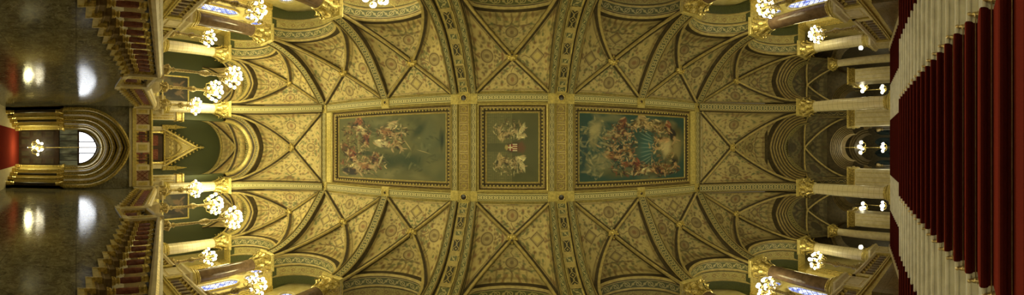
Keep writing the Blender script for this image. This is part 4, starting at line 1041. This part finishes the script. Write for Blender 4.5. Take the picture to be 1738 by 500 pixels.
def plain_arch(x, cy, hw, zs, rise, n_ord, m, step=.14, dd=.16, zt=8.75, y0=None, y1=None):
    mb = MB(); sec = []; ms = []; ins = 0; d = 0
    for k in range(n_ord):
        sec += [(d, ins - .02), (d - .05, ins + .03), (d + .02, ins + .06)]; ms += [0, 1, 1]
        ins += step; d += dd; 
    sec.append((d + .6, ins)); ms.append(0); ms = ms[:len(sec) - 1]
    mb.band([(x, cy + s, zs + z) for s, z in arch(hw, rise, 26)], (1, 0, 0), sec, ms, 1)
    spandrel(mb, x, y0 if y0 is not None else cy - hw, y1 if y1 is not None else cy + hw, zs, zt, cy, hw, zs, rise, 0)
    return trim(mb, ['ribdark', 'endmould'])
plain_arch(17.0, 0, 1.50, zq - .1, 1.50, 7, 0, step=.085, dd=.09, y0=-2.3, y1=2.3)
for sy in (-1, 1): plain_arch(17.0, sy * 3.3, 1.02, zq - .1, 1.35, 5, 0, step=.07, dd=.09, y0=min(sy * 2.3, sy * 4.4), y1=max(sy * 2.3, sy * 4.4)); plain_arch(17.0, sy * 6.2, 1.3, zq - .1, 1.4, 2, 0, y0=min(sy * 4.4, sy * 7.7), y1=max(sy * 4.4, sy * 7.7))
plain_arch(20.4, 0, 1.45, zq - .1, 1.55, 3, 0, zt=9.5, y0=-2.4, y1=2.4)
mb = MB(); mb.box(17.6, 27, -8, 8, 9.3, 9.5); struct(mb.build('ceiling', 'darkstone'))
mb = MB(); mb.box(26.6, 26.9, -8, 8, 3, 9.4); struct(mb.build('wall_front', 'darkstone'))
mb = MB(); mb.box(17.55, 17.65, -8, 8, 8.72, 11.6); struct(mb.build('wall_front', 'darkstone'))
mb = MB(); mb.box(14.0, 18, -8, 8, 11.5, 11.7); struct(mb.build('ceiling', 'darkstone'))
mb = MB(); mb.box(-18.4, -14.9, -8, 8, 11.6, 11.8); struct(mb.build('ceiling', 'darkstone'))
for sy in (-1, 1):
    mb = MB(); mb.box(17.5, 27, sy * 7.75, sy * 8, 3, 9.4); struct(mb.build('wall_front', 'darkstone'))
    for x in (20.4, 23.6):
        e = empty('dark_pier', 'shadowed round pier deep in the corridor at %s, %s' % ('middle distance' if x < 22 else 'far end', half(sy)), 'pier', (x, sy * 1.75, ZTOP - .01), 'shadowed piers')
        mb = MB(); mb.lathe([(.34, 0), (.34, .25), (.25, .35), (.24, 3.3)], 12); mb.build('shaft', 'darkstone', e, smooth=True); mb = MB(); mb.lathe([(.25, 3.2), (.3, 3.3), (.27, 3.4), (.4, 3.7), (.4, 3.8), (0, 3.8)], 12); mb.build('capital', 'gold_dark', e)
mb = MB()
for (y, hw) in ((-1.65, .42), (-.55, .42), (.55, .42), (1.65, .42)): mb.quad([(26.55, y - hw, 3.6), (26.55, y + hw, 3.6)] + [(26.55, y + s, 7.6 + z) for s, z in arch(hw, .8, 12)[::-1]])
struct(mb.build('window_30', 'farglass'))

# ------------------------------------------------------------------ lamps
def sphere(r, n=12, k=8, c=(0, 0, 0)):
    mb = MB(); mb.lathe([(max(1e-4, r * math.sin(PI * i / k)), -r * math.cos(PI * i / k)) for i in range(k + 1)], n, c); return mb
GM = {}
def globe(parent, p, r=.115):
    if r not in GM:
        o = sphere(r).build('globe', 'globe', parent, True, p); GM[r] = o.data
    else: o = link('globe', GM[r], parent, p)
def head(parent, z, rad, rings, r=.115, hang=False):
    """rings: [(radius, dz, count)] ; arms as one mesh"""
    mb = MB(); pts = []
    for (R, dz, n, ph) in rings:
        for k in range(n):
            a = 2 * PI * (k + ph) / n; x, y = R * math.cos(a), R * math.sin(a); pts.append((x, y, z + dz))
            if R > .05: mb.tube([(0, 0, z + dz - .18), (x * .4, y * .4, z + dz - .34), (x * .85, y * .85, z + dz - .30), (x, y, z + dz - r - .01)], .022, 5)
            else: mb.tube([(0, 0, z + dz - .4), (0, 0, z + dz - r)], .03, 6)
            mb.lathe([(.03, 0), (.075, .03), (.08, .05)], 8, (x, y, z + dz - r - .03))
    arms = mb.build('arms', 'gold', parent, smooth=True)
    for p in pts: globe(arms, p, r)
def light(p, W, r=.3, col=(1, .91, .44)):
    l = bpy.data.lights.new('lamp_or_fill', 'POINT'); l.energy = W; l.shadow_soft_size = r; l.color = col
    o = bpy.data.objects.new('lamp_or_fill', l); C.objects.link(o); o.location = p; return o
def candelabrum(x, y, z0, zh, label, big=False, W=60):
    e = empty('candelabrum', label, 'lamp', (x, y, z0), 'standing globe candelabra')
    H = zh - z0; mb = MB()
    mb.lathe([(0, 0), (.30, 0), (.30, .08), (.20, .14), (.14, .22), (.26, .34), (.28, .44), (.13, .56), (.08, .62), (.15, .70), (.07, .80), (.085, 1.0), (.06, H * .50), (.13, H * .54), (.17, H * .60), (.07, H * .66), (.055, H - .2), (.12, H - .1), (.04, H)], 12)
    for k in range(3):
        a = 2 * PI * k / 3; mb.tube([(.05 * math.cos(a), .05 * math.sin(a), .55), (.22 * math.cos(a), .22 * math.sin(a), .42), (.30 * math.cos(a), .30 * math.sin(a), .20), (.26 * math.cos(a), .26 * math.sin(a), .02)], .035, 6)
    mb.build('stem', 'gold_dark2', e, smooth=True)
    if big: head(e, H, .5, [(0, .46, 1, 0), (.30, .30, 5, .3), (.55, .06, 8, 0), (.44, -.22, 6, .5), (.18, -.02, 3, 0)], .095)
    else: head(e, H, .4, [(0, .36, 1, 0), (.25, .20, 4, .2), (.44, -.02, 7, 0), (.30, -.24, 4, .3)], .085)
    light((x, y, zh + .75), W, .35); return e
LN = {0: 'left end corner bay', 1: 'second bay from the left', 5: 'second bay from the right', 6: 'right end corner bay'}
for sy in (-1, 1):
    for (x, zh, i, W) in ((-13.1, 6.72, 0, 95), (-9.1, 6.85, 1, 90), (8.55, 7.1, 5, 42), (12.35, 7.0, 6, 42)):
        candelabrum(x, sy * 6.0, ZG + .95, zh, 'gilded globe candelabrum on the %s side gallery, %s' % (uh(sy), LN[i]), W=W)
    for q in ((-13.1), (-9.1), (8.55), (12.35)):
        mb = MB(); mb.box(q - .3, q + .3, sy * 5.78, sy * 6.25, ZG, ZG + .95, 0); mb.box(q - .36, q + .36, sy * 5.74, sy * 6.3, ZG + .83, ZG + .95, 0); trim(mb, ['cream'])
    candelabrum(-14.15, sy * 2.3, 4.20, 6.45, 'slim globe candelabrum before the ivory column, just %s the gabled doorway' % ('above' if sy < 0 else 'below'), W=60)
    candelabrum(-13.7, sy * 3.15, 4.10, 7.35, 'tall many-globed candelabrum, nearer the centre of the big pair, %s half' % uh(sy), True, W=110)
    candelabrum(-12.4, sy * 3.72, 3.75, 7.75, 'tallest many-globed candelabrum, farther right of the big pair, %s half' % uh(sy), True, W=110)
    for (x, y, z0, z1) in ((-13.7, 3.15, 3.12, 4.10), (-12.4, 3.72, 2.68, 3.75)):
        mb = MB(); w = .26; mb.lathe([(w * 1.2, z0 - .3), (w * 1.2, z0 + .2), (w, z0 + .26), (w, z1 - .3), (w * 1.15, z1 - .22), (w * 1.2, z1 - .1), (w * 1.2, z1), (0, z1)], 4, (x, sy * y, 0), sq=True)
        o = mb.build('lamp_pedestal', 'cream'); tag(o, 'square cream pedestal under the %s candelabrum, %s' % ('tall' if x < -13 else 'tallest', half(sy)), 'pedestal', 'lamp pedestals')
def hanging(x, y, z, ztop, label, rings, r=.12, W=20, grp='hanging lanterns'):
    e = empty('hanging_lamp', label, 'lamp', (x, y, z), grp)
    mb = MB(); mb.tube([(0, 0, ztop - z), (0, 0, .35)], .018, 6); mb.lathe([(0, -.35), (.05, -.3), (.03, -.2), (.08, -.1), (.05, .1), (.09, .25), (.02, .4)], 10); mb.build('chain_stem', 'gold', e, smooth=True)
    head(e, 0, .4, rings, r, True); light((x, y, z - .55), W, .2); return e
hanging(-15.8, 0, -2.15, 1.75, 'hanging cluster of white globes before the portal door', [(.40, .0, 5, .1), (.22, .22, 3, .3), (.18, -.24, 2, 0)], .075, 80)
for sy in (-1, 1):
    hanging(18.5, sy * 4.3, 6.72, 9.4, 'nearer hanging lamp in the dark side aisle at the right, %s' % half(sy), [(0, 0, 1, 0), (.33, .0, 4, .1)], .13, 7)
    hanging(23.6, sy * 5.15, 6.75, 9.4, 'farther hanging lamp in the dark side aisle at the right, %s' % half(sy), [(0, 0, 1, 0), (.30, .0, 4, .1)], .14, 7)
    e = empty('glint_globe', 'added small globe for a glint by the right ivory column, %s' % half(sy), 'lamp', (13.35, sy * 5.25, 4.95), 'added bracket globes'); globe(e, (0, 0, 0), .115)  # globe and bracket added to stand for a bright glint on the column
    mb = MB(); mb.tube([(0, 0, -.1), (.15, sy * .1, -.3), (.35, sy * .35, -.2)], .02, 6); mb.build('bracket', 'gold', e)
hanging(18.1, 0, 6.70, 9.0, 'nearer hanging lamp on the centre line of the dark corridor', [(0, 0, 1, 0), (.35, .0, 4, .1)], .13, 9)
hanging(23.6, 0, 6.70, 9.4, 'farther hanging lamp on the centre line of the dark corridor', [(0, 0, 1, 0), (.30, .0, 4, .1)], .14, 9)
hanging(-4.75, -6.08, 8.75, 10.5, 'large glowing chandelier cut off by the top edge of the photo', [(0, .1, 1, 0), (.30, .22, 4, 0), (.55, 0, 7, .2)], .13, 70)

# ------------------------------------------------------------------ general light
def fill(p, W, r, col=(1, .88, .50)):
    o = light(p, W, r, col); o.name = 'hall_light'
def spot(name, p, W, down, size, r=.4, col=(1, .93, .48)):
    l = bpy.data.lights.new(name, 'SPOT'); l.energy = W; l.spot_size = size; l.spot_blend = .9; l.shadow_soft_size = r; l.color = col
    o = bpy.data.objects.new(name, l); C.objects.link(o); o.location = p
    if not down: o.rotation_euler = (PI, 0, 0)
for x, W in ((-11.5, 500), (-6, 540), (-1, 520), (4, 380), (8.5, 250), (12.3, 130)): spot('ceiling_fill', (x, 0, 3.8), W, False, 2.75, 1.0)  # added upward fill without fixtures, brightens the ceiling but not the stairs
for x, W in ((4.5, 900), (8.5, 800), (12.2, 300)): spot('stair_fill', (x, 0, 12.6), W, True, 1.5, .4, (1, .90, .62))  # added overhead fill without fixtures, lifts treads over risers
for x, W in ((-12.5, 300), (-7.0, 260)): spot('hall_fill', (x, 0, 12.6), W, True, 1.8, .4, (1, .90, .58))  # added overhead fill without fixtures for the left balustrades and walls
for sy in (-1, 1): light((15.8, sy * 4.2, 7.8), 10, .4)  # added fill points without fixtures in the side aisle bays
light((15.9, 0, 7.6), 14, .4)  # added fill point without a fixture under the centre aisle vault
w = bpy.data.worlds.new('World'); S.world = w; w.use_nodes = True
w.node_tree.nodes['Background'].inputs[0].default_value = (1, .82, .45, 1); w.node_tree.nodes['Background'].inputs[1].default_value = .10

# ------------------------------------------------------------------ camera: panoramic sweep about the transverse axis
F = 478.0; ZN = 880.0
cd = bpy.data.cameras.new('camera'); cam = bpy.data.objects.new('camera', cd); C.objects.link(cam); S.camera = cam
cd.type = 'PANO'; cd.panorama_type = 'EQUIRECTANGULAR'
cd.latitude_min = -250 / F; cd.latitude_max = 250 / F
cd.longitude_min = (0 - ZN) / F; cd.longitude_max = (1738 - ZN) / F
from mathutils import Matrix
# camera axes: right=+X, up=-Y, forward=+Z
cam.matrix_world = Matrix(((1, 0, 0, 0), (0, -1, 0, 0), (0, 0, -1, 0), (0, 0, 0, 1)))
cd.clip_start = .05; cd.clip_end = 200
S.view_settings.view_transform = 'Standard'; S.view_settings.look = 'None'; S.view_settings.exposure = 0
S.cycles.max_bounces = 6; S.cycles.diffuse_bounces = 4; S.cycles.glossy_bounces = 3; S.cycles.use_denoising = True
S.cycles.sample_clamp_indirect = 4
